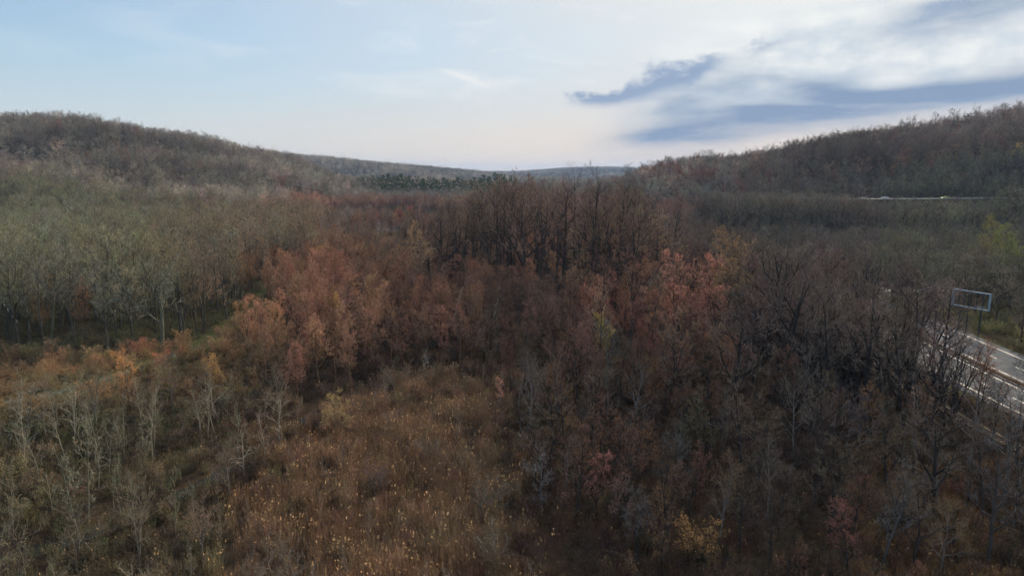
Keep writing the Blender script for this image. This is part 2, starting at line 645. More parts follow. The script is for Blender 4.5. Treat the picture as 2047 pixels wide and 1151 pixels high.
def ribbon(name, pts, w, z, mat, step=3.0, follow=False, **props):
    pts = np.asarray(pts, float)
    seg = np.r_[0, np.cumsum(np.hypot(*np.diff(pts[:, :2], axis=0).T))]
    t = np.arange(0, seg[-1], step)
    x = np.interp(t, seg, pts[:, 0])
    y = np.interp(t, seg, pts[:, 1])
    for _ in range(3):
        x[1:-1] = (x[:-2] + 2 * x[1:-1] + x[2:]) / 4
        y[1:-1] = (y[:-2] + 2 * y[1:-1] + y[2:]) / 4
    zz = np.interp(t, seg, pts[:, 2]) + z if pts.shape[1] > 2 else np.full(len(t), z)
    dx, dy = np.gradient(x), np.gradient(y)
    L = np.hypot(dx, dy)
    nx_, ny_ = -dy / L, dx / L
    V = np.concatenate([np.stack([x + nx_ * w / 2, y + ny_ * w / 2, zz], -1), np.stack([x - nx_ * w / 2, y - ny_ * w / 2, zz], -1)])
    n = len(t)
    i = np.arange(n - 1)
    F = np.stack([i + n, i + n + 1, i + 1, i], -1)
    return link(name, mesh_from(name, V, [F], [mat]), **props)


# ------------------------------------------------------------------ water
def build_water():
    def blob(cx, cy, rx, ry, tilt=None):
        a = np.linspace(0, 2 * np.pi, 97)[:-1]
        r = 1.12 + 0.05 * np.sin(a * 5 + 1) + 0.04 * np.sin(a * 9)
        x, y = cx + rx * r * np.cos(a), cy + ry * r * np.sin(a)
        if tilt:
            x = x - cx + tilt * y
        V = np.concatenate([[[x.mean(), cy, -0.35]], np.stack([x, y, np.full(96, -0.35)], -1)])
        i = np.arange(96)
        return V, np.stack([np.zeros(96, int), 1 + i, 1 + (i + 1) % 96], -1)
    for k, (nm, lab, arg) in enumerate((
            ('pond', '', (-70, 545, 75, 95)), ('pond', '', (-62, 345, 22, 45)), ('river', '', (0, 860, 17, 190, 0.088)))):
        V, F = blob(*arg)
        link(nm, mesh_from(nm, V, [F], [M_water]), kind='structure')
    ribbon('stream', STREAM, 2.6, -0.85, M_water, 2.0, kind='structure')


build_water()


# ------------------------------------------------------------------ highway, railway, tracks
def build_roads():
    ys = np.r_[np.arange(20, 260, 2.0), np.arange(260, 1500, 10.0)]
    road = strip('road', ys, lambda y: road_x(y), lambda y: road_x(y) + ROAD_W, 0.56, M_road, kind='structure')
    # edge lines, lane dashes
    for off in (1.9, 10.0, 13.4, 22.6):
        strip('edge_line', ys, lambda y: road_x(y) + off, lambda y: road_x(y) + off + 0.16, 0.566, M_paint, road)
    for off in (5.8, 18.0):
        for y0 in np.arange(40, 330, 9.0):
            yy = np.array([y0, y0 + 1.5, y0 + 3.0])
            strip('lane_dash', yy, lambda y: road_x(y) + off, lambda y: road_x(y) + off + 0.15, 0.566, M_paint, road)
    # raised median: two kerbs with a weedy strip
    n = len(ys)
    for name, o0, o1, z, mat in (('median_kerb', 10.8, 11.05, 0.72, M_kerb), ('median_kerb', 12.4, 12.65, 0.72, M_kerb), ('median_strip', 11.05, 12.4, 0.69, M_ground)):
        x0, x1 = road_x(ys) + o0, road_x(ys) + o1
        V = np.concatenate([np.stack([a, ys, np.full(n, b)], -1) for a, b in ((x0, 0.5), (x0, z), (x1, z), (x1, 0.5))])
        i = np.arange(n - 1)
        F = np.concatenate([np.stack([i + k * n, i + (k + 1) * n, i + (k + 1) * n + 1, i + k * n + 1], -1) for k in range(3)])
        link(name, mesh_from(name, V, [F], [mat]), road)
    # railway
    ry = np.arange(30, 420, 2.0)
    bed = strip('railway_track', ry, lambda y: rail_x(y) - 1.7, lambda y: rail_x(y) + 1.7, 0.52, M_ballast, kind='structure')
    n = len(ry)
    for off in (-0.75, 0.75):
        x0, x1 = rail_x(ry) + off - 0.035, rail_x(ry) + off + 0.035
        V = np.concatenate([np.stack([a, ry, np.full(n, b)], -1) for a, b in ((x0, 0.6), (x0, 0.8), (x1, 0.8), (x1, 0.6))])
        i = np.arange(n - 1)
        F = np.concatenate([np.stack([i + k * n, i + (k + 1) * n, i + (k + 1) * n + 1, i + k * n + 1], -1) for k in range(3)])
        link('rail', mesh_from('rail', V, [F], [M_rail]), bed)
    mb = MB()
    for y in np.arange(30, 300, 0.6):
        x = float(rail_x(y))
        mb.box(x - 1.25, x + 1.25, y - 0.11, y + 0.11, 0.5, 0.62)
    mb.build('sleepers', M_sleeper, bed, kind='stuff')
    # hillside road
    hr = ribbon('hillside_road', HROAD, 7.0, 0.10, simple('pale_concrete', (0.5, 0.49, 0.43), 0.8, ns=0.12, nscale=0.3), 4.0, kind='structure')
    pt = simple('gravel_track', (0.07, 0.078, 0.05), 0.9, ns=0.35, nscale=1.2)
    ribbon('path', PATH[:5], 2.6, 0.36, pt, 2.0, kind='structure')


build_roads()

# ------------------------------------------------------------------ tree generator
UP = np.array([0, 0, 1.0])


def norm(v):
    return v / np.maximum(np.linalg.norm(v, axis=-1, keepdims=True), 1e-9)


def children(rng, P, Rr, n, t0, t1, L, ang, K, trop, jit, rk=0.55, rend=0.35, lshape=0.5, rmin=0.006, angvar=12):
    """grow n children per parent polyline; P (N,K0,3), Rr (N,K0); L (N,) length of child at t0"""
    N, K0 = P.shape[:2]
    t = t0 + (t1 - t0) * (np.arange(n)[None, :] + rng.uniform(0.1, 0.9, (N, n))) / n
    f = t * (K0 - 1)
    i = np.clip(f.astype(int), 0, K0 - 2)
    u = (f - i)[..., None]
    ar = np.arange(N)[:, None]
    p = P[ar, i] * (1 - u) + P[ar, i + 1] * u
    tan = norm(P[ar, i + 1] - P[ar, i])
    r = Rr[ar, i] * (1 - u[..., 0]) + Rr[ar, i + 1] * u[..., 0]
    ref = np.where(np.abs(tan[..., 2:]) > 0.9, np.array([1.0, 0, 0]), UP)
    a = norm(np.cross(tan, ref))
    b = np.cross(tan, a)
    az = rng.uniform(0, 6.28, (N, 1)) + np.arange(n)[None, :] * 2.399 + rng.normal(0, 0.4, (N, n))
    side = a * np.cos(az)[..., None] + b * np.sin(az)[..., None]
    A = np.radians(ang + rng.normal(0, angvar, (N, n)))[..., None]
    d = norm(tan * np.cos(A) + side * np.sin(A))
    s = (t - t0) / max(t1 - t0, 1e-6)
    ln = np.asarray(L)[:, None] * (1 - lshape * s) * rng.uniform(0.7, 1.15, (N, n))
    M = N * n
    p, d, ln, r = p.reshape(M, 3), d.reshape(M, 3), ln.reshape(M), r.reshape(M)
    out = np.zeros((M, K, 3))
    out[:, 0] = p
    for k in range(1, K):
        d = norm(d + rng.normal(0, jit, (M, 3)) + UP * trop)
        p = p + d * (ln / (K - 1))[:, None]
        out[:, k] = p
    r0 = np.maximum(r * rk, rmin)
    rad = r0[:, None] * (1 - (1 - rend) * np.linspace(0, 1, K))[None, :]
    return out, np.maximum(rad, rmin * 0.6), ln


def tubes(P, Rr, sides, tip=True):
    """mesh tapered tubes; tip: last ring is a single point"""
    N, K = P.shape[:2]
    tan = np.zeros_like(P)
    tan[:, 1:-1] = P[:, 2:] - P[:, :-2]
    tan[:, 0] = P[:, 1] - P[:, 0]
    tan[:, -1] = P[:, -1] - P[:, -2]
    tan = norm(tan)
    ref = np.where(np.abs(tan[:, :1, 2:]) > 0.85, np.array([1.0, 0.1, 0]), UP)
    a = norm(np.cross(tan, np.broadcast_to(ref, tan.shape)))
    b = np.cross(tan, a)
    th = np.arange(sides) * 2 * np.pi / sides
    kr = K - 1 if tip else K
    ring = P[:, :kr, None] + Rr[:, :kr, None, None] * (a[:, :kr, None] * np.cos(th)[:, None] + b[:, :kr, None] * np.sin(th)[:, None])
    per = kr * sides + (1 if tip else 0)
    V = np.zeros((N, per, 3))
    V[:, :kr * sides] = ring.reshape(N, kr * sides, 3)
    j = np.arange(sides)
    jn = (j + 1) % sides
    quads = [np.stack([k * sides + j, k * sides + jn, (k + 1) * sides + jn, (k + 1) * sides + j], -1) for k in range(kr - 1)]
    base = (np.arange(N) * per)[:, None, None]
    F4 = (np.concatenate(quads)[None] + base).reshape(-1, 4) if quads else np.zeros((0, 4), int)
    F3 = np.zeros((0, 3), int)
    if tip:
        V[:, -1] = P[:, -1]
        tr = np.stack([(kr - 1) * sides + j, (kr - 1) * sides + jn, np.full(sides, per - 1)], -1)
        F3 = (tr[None] + base).reshape(-1, 3)
    return V.reshape(-1, 3), F4, F3


def slivers(rng, P, Rr, wide=1.45):
    """fine twigs: pointed two-edged slivers, each turned its own way about its axis"""
    N, K = P.shape[:2]
    tan = norm(P[:, -1] - P[:, 0])
    a = norm(np.cross(tan, norm(rng.normal(0, 1, (N, 3)))))[:, None]
    w = Rr[:, :K - 1, None] * wide
    V = np.concatenate([P[:, :K - 1] - a * w, P[:, :K - 1] + a * w, P[:, -1:]], 1)
    m = K - 1
    per = 2 * m + 1
    base = (np.arange(N) * per)[:, None]
    F3 = np.array([[m - 1, 2 * m - 1, 2 * m]]) + base
    F4 = np.concatenate([np.array([[k, m + k, m + k + 1, k + 1]]) + base for k in range(m - 1)]) if m > 1 else np.zeros((0, 4), int)
    return V.reshape(-1, 3), F4, F3


class Geo:
    def __init__(s):
        s.V, s.F, s.M, s.n = [], [], [], 0

    def add(s, V, F4, F3, m):
        for f in (F4, F3):
            if len(f):
                s.F.append(np.asarray(f) + s.n)
                s.M.append(np.full(len(f), m))
        s.V.append(V)
        s.n += len(V)

    def mesh(s, name, mats):
        return mesh_from(name, np.concatenate(s.V), s.F, mats, np.concatenate(s.M))


def diamonds(rng, P, size, aspect=1.0):
    """small two-triangle leaf faces at points P"""
    N = len(P)
    d = norm(rng.normal(0, 1, (N, 3)))
    e = norm(np.cross(d, norm(rng.normal(0, 1, (N, 3)))))
    s = (size * rng.uniform(0.6, 1.3, (N, 1)))
    V = np.stack([P - d * s * aspect, P + e * s * 0.6, P + d * s * aspect, P - e * s * 0.6], 1).reshape(-1, 3)
    i = np.arange(N)[:, None] * 4
    return V, i + np.arange(4)[None, :], np.zeros((0, 3), int)


def make_tree(seed, H, r0, stems=1, lean=0.03, wig=0.035, c0=0.35, n1=14, a1=45, l1=0.32, ls1=0.55, trop1=0.16,
              n2=7, a2=42, l2=0.5, n3=5, l3=0.5, n4=3, l4=0.5, rt=0.011, buds=0, bud=0.09, jit=0.11, t2=0.25, twsides=3, trop2=0.08, k1=6, top=0.18):
    """returns (trunk Geo, crown Geo): trunk holds stem and main limbs, crown the branchwork, twigs and buds"""
    rng = np.random.default_rng(seed)
    K = 9
    P = np.zeros((stems, K, 3))
    for s in range(stems):
        a = rng.uniform(0, 6.28)
        d = norm(np.array([math.cos(a) * lean, math.sin(a) * lean, 1.0]))
        p = np.array([rng.uniform(-.25, .25), rng.uniform(-.25, .25), -0.4]) if stems > 1 else np.array([0, 0, -0.4])
        hh = H * (1 if s == 0 else rng.uniform(0.75, 1.0))
        for k in range(K):
            P[s, k] = p
            d = norm(d + rng.normal(0, wig, 3) + UP * 0.04)
            p = p + d * hh / (K - 1)
    taper = np.array([1.25, 0.95, 0.86, 0.77, 0.66, 0.53, 0.4, 0.26, top * 0.6])
    Rr = np.repeat((r0 * taper)[None], stems, 0) * (1 if stems == 1 else 0.75)
    T, C = Geo(), Geo()
    T.add(*tubes(P, Rr, 7), 0)
    L1, R1, ln1 = children(rng, P, Rr, n1, c0, 0.97, np.full(stems, H * l1), a1, k1, trop1, jit, 0.68, 0.3, ls1, 0.025)
    T.add(*tubes(L1, R1, 5), 0)
    L2, R2, ln2 = children(rng, L1, R1, n2, t2, 1.0, ln1 * l2, a2, 4, trop2, jit * 1.2, 0.6, 0.4, 0.45, rt * 1.4)
    C.add(*tubes(L2, R2, 3), 2)
    L3, R3, ln3 = children(rng, L2, R2, n3, 0.25, 1.0, ln2 * l3, 42, 3, trop2 * 0.8, jit * 1.2, 0.65, 0.5, 0.35, rt * 1.1)
    C.add(*slivers(rng, L3, R3), 0)
    tips = [L3[:, -1]]
    if n4:
        L4, R4, ln4 = children(rng, L3, R3, n4, 0.25, 1.0, ln3 * l4, 38, 2, trop2, jit, 0.8, 0.5, 0.3, rt)
        C.add(*slivers(rng, L4, R4), 0)
        tips += [L4[:, -1], (L4[:, 0] + L4[:, 1]) / 2]
    if buds:
        pts = np.concatenate(tips)
        idx = rng.choice(len(pts), min(buds, len(pts)), replace=False)
        C.add(*diamonds(rng, pts[idx] + rng.normal(0, 0.05, (len(idx), 3)), bud), 1)
    return T, C


def make_pine(seed, H, r0, n=26, needles=2600):
    rng = np.random.default_rng(seed)
    K = 6
    P = np.zeros((1, K, 3))
    P[0, :, 2] = np.linspace(-0.4, H, K)
    P[0, :, :2] += rng.normal(0, 0.08, (K, 2))
    Rr = (r0 * np.linspace(1.1, 0.1, K))[None]
    T, C = Geo(), Geo()
    T.add(*tubes(P, Rr, 6), 0)
    L1, R1, ln1 = children(rng, P, Rr, n, 0.28, 0.97, np.array([H * 0.24]), 78, 4, 0.05, 0.08, 0.35, 0.3, 0.75, 0.02)
    T.add(*tubes(L1, R1, 3), 0)
    L2, R2, ln2 = children(rng, L1, R1, 6, 0.3, 1.0, ln1 * 0.42, 45, 3, 0.08, 0.12, 0.5, 0.4, 0.4, 0.012)
    C.add(*tubes(L2, R2, 3), 0)
    i = rng.integers(0, len(L2), needles)
    k = rng.uniform(0, 1, (needles, 1))
    p = L2[i, 0] * (1 - k) + L2[i, -1] * k + rng.normal(0, 0.16, (needles, 3))
    C.add(*diamonds(rng, p, 0.34, 0.8), 0)
    return T, C


def make_reeds(seed, n, h, rad, tuft):
    """a patch of dry marsh stems, some with tan seed heads"""
    rng = np.random.default_rng(seed)
    P = np.zeros((n, 3, 3))
    a, r = rng.uniform(0, 6.28, n), rad * np.sqrt(rng.uniform(0, 1, n))
    P[:, 0, 0], P[:, 0, 1] = r * np.cos(a), r * np.sin(a)
    hh = h * rng.uniform(0.55, 1.15, n)
    d = norm(np.c_[rng.normal(0, 0.12, (n, 2)), np.ones(n)])
    P[:, 1] = P[:, 0] + d * (hh * 0.55)[:, None]
    d = norm(d + np.c_[rng.normal(0, 0.16, (n, 2)), np.zeros(n)])
    P[:, 2] = P[:, 1] + d * (hh * 0.45)[:, None]
    Rr = np.repeat(np.array([[0.014, 0.011, 0.006]]), n, 0)
    G = Geo()
    G.add(*tubes(P, Rr, 3), 0)
    # side twigs / blades
    L, RL, _ = children(rng, P, Rr, 4, 0.25, 0.95, hh * 0.30, 34, 2, 0.1, 0.1, 0.7, 0.5, 0.3, 0.008)
    G.add(*slivers(rng, L, RL), 0)
    k = rng.choice(n, max(1, int(n * tuft)), replace=False)
    q = P[k, 2] + rng.normal(0, 0.03, (len(k), 3))
    for dz in (0.0, -0.14):
        G.add(*diamonds(rng, q + np.array([0, 0, dz]), 0.105, 1.25), 1)
    return G


TWMATS = [M_twig, M_bud, M_bark]
SPECIES = {}      # name -> list of (trunk mesh, crown mesh, full mesh, ref height)


def variants(name, n, H, leaf=None, pine=False, **kw):
    out = []
    for i in range(n):
        T, C = (make_pine if pine else make_tree)(hash_seed(name) + i * 7, H, **kw)
        cm = [M_leaf, M_bud] if pine else TWMATS
        tm = T.mesh('trunk', [M_bark])
        cr = C.mesh('crown', cm)
        G = Geo()
        G.V, G.n = T.V + C.V, T.n + C.n
        G.F = T.F + [f + T.n for f in C.F]
        G.M = [m * 0 for m in T.M] + [m + 1 for m in C.M]
        fm = G.mesh('woodland_' + name, [M_bark] + cm)
        out.append((tm, cr, fm, float(np.concatenate(G.V)[:, 2].max())))
    SPECIES[name] = out


def hash_seed(s):
    return sum((i + 1) * ord(c) for i, c in enumerate(s)) % 9973


variants('tall', 5, 26, r0=0.30, c0=0.50, n1=11, a1=44, l1=0.27, ls1=0.45, trop1=0.16, n2=7, n3=5, n4=4, rt=0.014, wig=0.05, lean=0.05)
variants('bare', 6, 17, r0=0.24, c0=0.30, n1=12, a1=48, l1=0.38, ls1=0.45, trop1=0.13, n2=8, n3=5, n4=5, rt=0.014, wig=0.05, jit=0.14)
variants('vase', 4, 17, r0=0.36, c0=0.22, n1=8, a1=38, l1=0.60, ls1=0.45, trop1=0.07, n2=8, n3=6, n4=5, rt=0.014, jit=0.15, wig=0.05)
variants('round', 4, 13, r0=0.18, c0=0.26, n1=14, a1=56, l1=0.42, ls1=0.40, trop1=0.12, n2=8, n3=6, n4=4, rt=0.013)
variants('maple', 5, 14, r0=0.17, c0=0.24, n1=15, a1=46, l1=0.36, ls1=0.50, trop1=0.18, n2=8, n3=6, n4=5, rt=0.014, buds=4200, bud=0.05)
variants('budround', 3, 13, r0=0.18, c0=0.24, n1=14, a1=52, l1=0.40, ls1=0.42, trop1=0.14, n2=8, n3=6, n4=4, rt=0.013, buds=3600, bud=0.065)
variants('budsapling', 2, 8, r0=0.055, c0=0.45, n1=11, a1=40, l1=0.26, trop1=0.15, n2=5, n3=4, n4=3, rt=0.0075, wig=0.06, buds=1100, bud=0.05)
variants('sapling', 5, 8, r0=0.055, c0=0.30, n1=11, a1=38, l1=0.30, trop1=0.15, n2=5, n3=4, n4=3, rt=0.0075, wig=0.06, lean=0.09)
variants('gnarly', 3, 13, r0=0.20, c0=0.25, n1=11, a1=68, l1=0.40, ls1=0.4, trop1=0.05, n2=7, n3=5, n4=4, rt=0.014, jit=0.22, wig=0.09)
variants('multistem', 3, 16, r0=0.22, stems=5, lean=0.38, c0=0.3, n1=9, a1=32, l1=0.30, trop1=0.15, n2=5, n3=4, n4=3, rt=0.014, wig=0.05)
variants('bush', 4, 5, r0=0.05, stems=6, lean=0.45, c0=0.15, n1=8, a1=42, l1=0.40, trop1=0.08, n2=5, n3=4, n4=3, rt=0.009, buds=1900, bud=0.05)
variants('brush', 4, 2.6, r0=0.02, stems=9, lean=0.7, c0=0.1, n1=6, a1=45, l1=0.45, trop1=0.05, n2=5, n3=4, n4=0, rt=0.008)
variants('far', 6, 15, r0=0.26, c0=0.34, n1=13, a1=58, l1=0.46, ls1=0.42, trop1=0.13, n2=8, n3=6, n4=3, rt=0.02, k1=4, jit=0.14)
variants('farred', 3, 14, r0=0.24, c0=0.30, n1=13, a1=56, l1=0.42, ls1=0.42, trop1=0.14, n2=8, n3=6, n4=3, rt=0.02, k1=4, buds=900, bud=0.10)
variants('pine', 4, 19, pine=True, r0=0.24)
REEDS = [make_reeds(100 + i, 46, 2.5, 0.85, 0.12).mesh('reed_patch', TWMATS) for i in range(4)] + \
        [make_reeds(120 + i, 46, 2.1, 0.85, 0.04).mesh('reed_patch', TWMATS) for i in range(3)]

# ------------------------------------------------------------------ scatter
rng = np.random.default_rng(2024)
LIB = bpy.data.collections.new('tree_library')     # never linked to the scene: only feeds the stuff objects


def lib_objects(meshes):
    out = []
    for m in meshes:
        o = bpy.data.objects.new('src', m)
        out.append(o)
    return out


def scatter_stuff(name, pts, rots, scales, idx, meshes, tints, budtints, label, barks=None):
    """one object that instances tree meshes on its own points"""
    col = bpy.data.collections.new('lib_' + name)
    for j, m in enumerate(meshes):
        col.objects.link(bpy.data.objects.new('%s_%03d' % (col.name, j), m))
    me = bpy.data.meshes.new(name)
    n = len(pts)
    barks = np.asarray(tints) * 0.6 if barks is None else barks
    me.vertices.add(n)
    me.vertices.foreach_set('co', np.asarray(pts, np.float32).ravel())
    for nm, ty, key, dat in (('rot', 'FLOAT_VECTOR', 'vector', rots), ('scl', 'FLOAT_VECTOR', 'vector', scales), ('idx', 'INT', 'value', idx),
                             ('tint', 'FLOAT_COLOR', 'color', np.c_[tints, np.ones(n)]), ('budtint', 'FLOAT_COLOR', 'color', np.c_[budtints, np.ones(n)]),
                             ('barktint', 'FLOAT_COLOR', 'color', np.c_[barks, np.ones(n)])):
        a = me.attributes.new(nm, ty, 'POINT')
        a.data.foreach_set(key, np.asarray(dat, np.int32 if ty == 'INT' else np.float32).ravel())
    o = link(name, me, kind='stuff', label=label)
    ng = bpy.data.node_groups.new(name + '_nodes', 'GeometryNodeTree')
    ng.interface.new_socket('Geometry', in_out='INPUT', socket_type='NodeSocketGeometry')
    ng.interface.new_socket('Geometry', in_out='OUTPUT', socket_type='NodeSocketGeometry')
    gi, go = ng.nodes.new('NodeGroupInput'), ng.nodes.new('NodeGroupOutput')
    ci = ng.nodes.new('GeometryNodeCollectionInfo')
    ci.inputs['Collection'].default_value = col
    ci.inputs['Separate Children'].default_value = True
    ci.inputs['Reset Children'].default_value = True
    ip = ng.nodes.new('GeometryNodeInstanceOnPoints')
    ip.inputs['Pick Instance'].default_value = True
    L = ng.links.new
    L(gi.outputs[0], ip.inputs['Points'])
    L(ci.outputs[0], ip.inputs['Instance'])
    for nm, ty, sock in (('rot', 'FLOAT_VECTOR', 'Rotation'), ('scl', 'FLOAT_VECTOR', 'Scale'), ('idx', 'INT', 'Instance Index')):
        na = ng.nodes.new('GeometryNodeInputNamedAttribute')
        na.data_type = ty
        na.inputs[0].default_value = nm
        L(na.outputs[0], ip.inputs[sock])
    L(ip.outputs[0], go.inputs[0])
    md = o.modifiers.new('scatter', 'NODES')
    md.node_group = ng
    return o


def var(c, n, amp=0.18, hue=0.07):
    c = np.asarray(c, float)
    k = np.exp(rng.normal(0, amp, (n, 1)))
    h = 1 + rng.normal(0, hue, (n, 3))
    return np.clip(c * k * h, 0.004, 0.9)


# zones on the near ground, as picture polygons of the trees' feet
MEADOW = [(250, 1700), (470, 985), (600, 905), (640, 830), (740, 775), (900, 735), (1010, 790), (1000, 1000), (1150, 1100), (1200, 1700)]
SAPL = [(-400, 1700), (-400, 860), (560, 800), (640, 830), (600, 905), (470, 985), (330, 1700)]
CLEAR = [(-400, 860), (-400, 740), (200, 705), (420, 680), (530, 600), (560, 660), (470, 730), (560, 800)]
CENTRE = [(530, 600), (640, 555), (860, 600), (960, 615), (1150, 640), (1200, 760), (1010, 790), (900, 735), (740, 775), (640, 830), (560, 800), (470, 730), (560, 660)]
TALL = [(840, 600), (960, 615), (1150, 640), (1340, 610), (1420, 560), (1500, 500), (1450, 455), (1300, 445), (900, 445), (800, 480), (760, 520)]
MIDR = [(1150, 640), (1340, 610), (1480, 600), (1640, 640), (1700, 760), (1400, 800), (1200, 760)]
LOWR = [(1010, 790), (1200, 760), (1400, 800), (1700, 760), (1800, 770), (2400, 1000), (2600, 1700), (1200, 1700), (1150, 1100), (1000, 1000)]

OLIVE, OLIVEG = (0.20, 0.192, 0.115), (0.22, 0.205, 0.14)
TAN, BROWN, GREY = (0.26, 0.19, 0.125), (0.17, 0.115, 0.085), (0.20, 0.18, 0.16)
DKBROWN, REDBR = (0.085, 0.062, 0.052), (0.17, 0.085, 0.065)
ORANGE, RED, SALMON, YEL = (0.32, 0.19, 0.095), (0.22, 0.105, 0.075), (0.34, 0.185, 0.12), (0.32, 0.24, 0.08)
PALE = (0.25, 0.235, 0.19)

trees = []   # dict rows: x, y, species, height, tint, budtint, zone


def add_tree(x, y, sp, h, tint, bud=None, zone='woodland', fx=None, **kw):
    trees.append(dict(x=x, y=y, sp=sp, h=h, tint=tuple(tint), bud=tuple(bud if bud is not None else tint), zone=zone, fx=fx, **kw))


def corridor(x, y):
    """True where nothing may grow: road, railway, track, water, stream"""
    rx = road_x(y)
    bad = (x > rx - 1.0) & (x < rx + ROAD_W + 1.5) & (y < 1500)
    bad |= (np.abs(x - rail_x(y)) < 2.2) & (y < 420)
    d, _ = seg_dist(x, y, HROAD)
    bad |= d < 6
    d, _ = seg_dist(x, y, PATH)
    bad |= d < 1.9
    d, _ = seg_dist(x, y, STREAM)
    bad |= d < 1.6
    bad |= pond_mask(x, y) < 1.3
    return bad


# ---- trees that can be told apart, each with its own label
def feature(px, py, sp, top, tint, bud, label, name='bare_tree', depth=None, **kw):
    x, y = to_world(px, py) if depth is None else at_depth(px, py, depth)[:2]
    z = float(terrain(np.array([x]), np.array([y]))[0])
    zt = at_depth(px, top, y)[2]
    add_tree(x, y, sp, zt - z, tint, bud, zone='feature', fx=(name, label), **kw)


def features():
    F = feature
    F(1535, 735, 'vase', 440, (0.12, 0.09, 0.07), None, 'dark spreading bare tree with forked trunk beside the salmon budding maples', v=0, bark=(0.03, 0.026, 0.024))
    F(1905, 845, 'multistem', 640, (0.05, 0.045, 0.043), None, 'black many-stemmed bare tree standing in front of the highway lanes', v=0)
    F(1975, 1135, 'bare', 850, (0.085, 0.078, 0.074), None, 'tall grey bare tree with dark trunk at the bottom right corner', v=1)
    F(1762, 1140, 'bare', 905, (0.12, 0.115, 0.11), None, 'grey bare tree with pale upper limbs below the leaning dark trunks', v=3)
    F(1085, 1035, 'gnarly', 890, (0.14, 0.132, 0.125), None, 'grey bare tree with crooked spreading limbs at the edge of the reed meadow', v=0)
    F(1272, 1105, 'round', 965, (0.11, 0.10, 0.095), None, 'low broad grey tree with fanned branches in the dark lower thicket', v=1)
    F(1395, 1125, 'bush', 1025, (0.20, 0.13, 0.07), (0.34, 0.19, 0.07), 'orange-brown leafy bush in the dark lower thicket', 'bush', v=0)
    F(1002, 850, 'budsapling', 752, (0.22, 0.19, 0.17), (0.42, 0.2, 0.13), 'thin pale-stemmed tree with a small salmon red top above the meadow', 'red_topped_tree', v=1, red=1)
    F(1215, 735, 'budround', 618, (0.20, 0.16, 0.06), (0.42, 0.33, 0.08), 'yellow-green budding tree in the middle of the dark thicket', 'budding_tree', v=0, red=1)
    F(1300, 745, 'maple', 655, (0.16, 0.07, 0.07), (0.34, 0.09, 0.10), 'crimson budding tree beside the yellow-green tree', 'maple_tree', v=2)
    F(1190, 690, 'maple', 545, (0.21, 0.115, 0.08), (0.50, 0.26, 0.165), 'round salmon maple standing before the tall dark stand', 'maple_tree', v=0)
    F(1345, 715, 'maple', 488, (0.19, 0.10, 0.08), (0.56, 0.28, 0.18), 'pointed salmon maple, the tallest of the pair right of the tall stand', 'maple_tree', v=1)
    F(1412, 718, 'maple', 498, (0.19, 0.10, 0.08), (0.54, 0.27, 0.175), 'salmon maple beside the dark forked tree', 'maple_tree', v=3)
    F(1470, 690, 'budround', 448, (0.20, 0.14, 0.08), (0.30, 0.19, 0.09), 'ochre round-headed tree rising behind the salmon maples', 'budding_tree', v=2, red=1)
    F(640, 690, 'maple', 525, (0.22, 0.115, 0.08), (0.36, 0.19, 0.12), 'large orange-red maple at the left end of the red band', 'maple_tree', v=4)
    F(550, 745, 'maple', 600, (0.26, 0.15, 0.08), (0.40, 0.23, 0.12), 'orange maple with broad crown beside the clearing', 'maple_tree', v=2)
    F(695, 690, 'budsapling', 580, (0.28, 0.20, 0.09), (0.58, 0.38, 0.10), 'slim golden yellow tree among the red maples', 'budding_tree', v=0, red=1)
    F(262, 815, 'budround', 690, (0.27, 0.16, 0.08), (0.52, 0.27, 0.11), 'round orange tree in front of the grassy clearing', 'budding_tree', v=3, red=1)
    F(440, 800, 'maple', 705, (0.26, 0.17, 0.08), (0.50, 0.30, 0.11), 'golden orange small tree right of the round orange tree', 'maple_tree', v=1)
    F(672, 890, 'budround', 775, (0.24, 0.18, 0.10), (0.34, 0.25, 0.10), 'tan flat-topped tree with dark stem at the meadow edge', 'budding_tree', v=1, red=1)
    F(845, 610, 'budround', 440, (0.26, 0.18, 0.105), (0.33, 0.215, 0.115), 'golden tan round tree left of the tall dark stand', 'budding_tree', v=0, red=1)
    F(100, 690, 'bare', 470, (0.15, 0.15, 0.10), None, 'tall tree with straight dark trunk at the front of the left wood', v=0)
    F(232, 640, 'vase', 455, (0.06, 0.055, 0.045), None, 'black crooked forked tree above the olive left wood', v=2)
    F(325, 690, 'vase', 500, (0.20, 0.20, 0.15), None, 'grey-green fan-shaped tree over the path clearing', v=1)
    F(855, 790, 'sapling', 690, (0.24, 0.22, 0.19), None, 'pale slender tree at the head of the reed meadow', v=3)
    F(1690, 770, 'vase', 520, (0.06, 0.055, 0.052), None, 'dark crooked tree with long sweeping limb by the railway', v=3)
    F(1810, 700, 'vase', 495, (0.10, 0.085, 0.07), None, 'bare tree with wide crown between the railway and the sign', v=0)
    for j, (bx, by, tp, sp_, lab) in enumerate((
            (1560, 800, 500, 'vase', 'large dark fan-shaped tree right of the dark forked tree'),
            (1640, 850, 555, 'bare', 'tall dark tree before the light gap in the railway trees'),
            (1725, 850, 540, 'vase', 'broad dark tree with heavy limbs left of the highway bend'),
            (1800, 880, 575, 'bare', 'tall dark tree just left of the open highway stretch'),
            (1850, 900, 640, 'vase', 'dark forked tree between the railway and the black many-stemmed tree'),
            (1460, 850, 600, 'vase', 'dark wide tree below the salmon maple pair'),
            (1350, 860, 650, 'bare', 'dark upright tree below the crimson budding tree'),
            (1480, 960, 730, 'bare', 'dark tall tree in the midst of the lower thicket'),
            (1640, 990, 740, 'vase', 'dark forked tree low in the thicket left of the grey bare tree'),
            (1865, 1040, 800, 'vase', 'dark broad tree left of the corner grey tree'),
            (1180, 900, 720, 'bare', 'dark twiggy tree right of the meadow head'))):
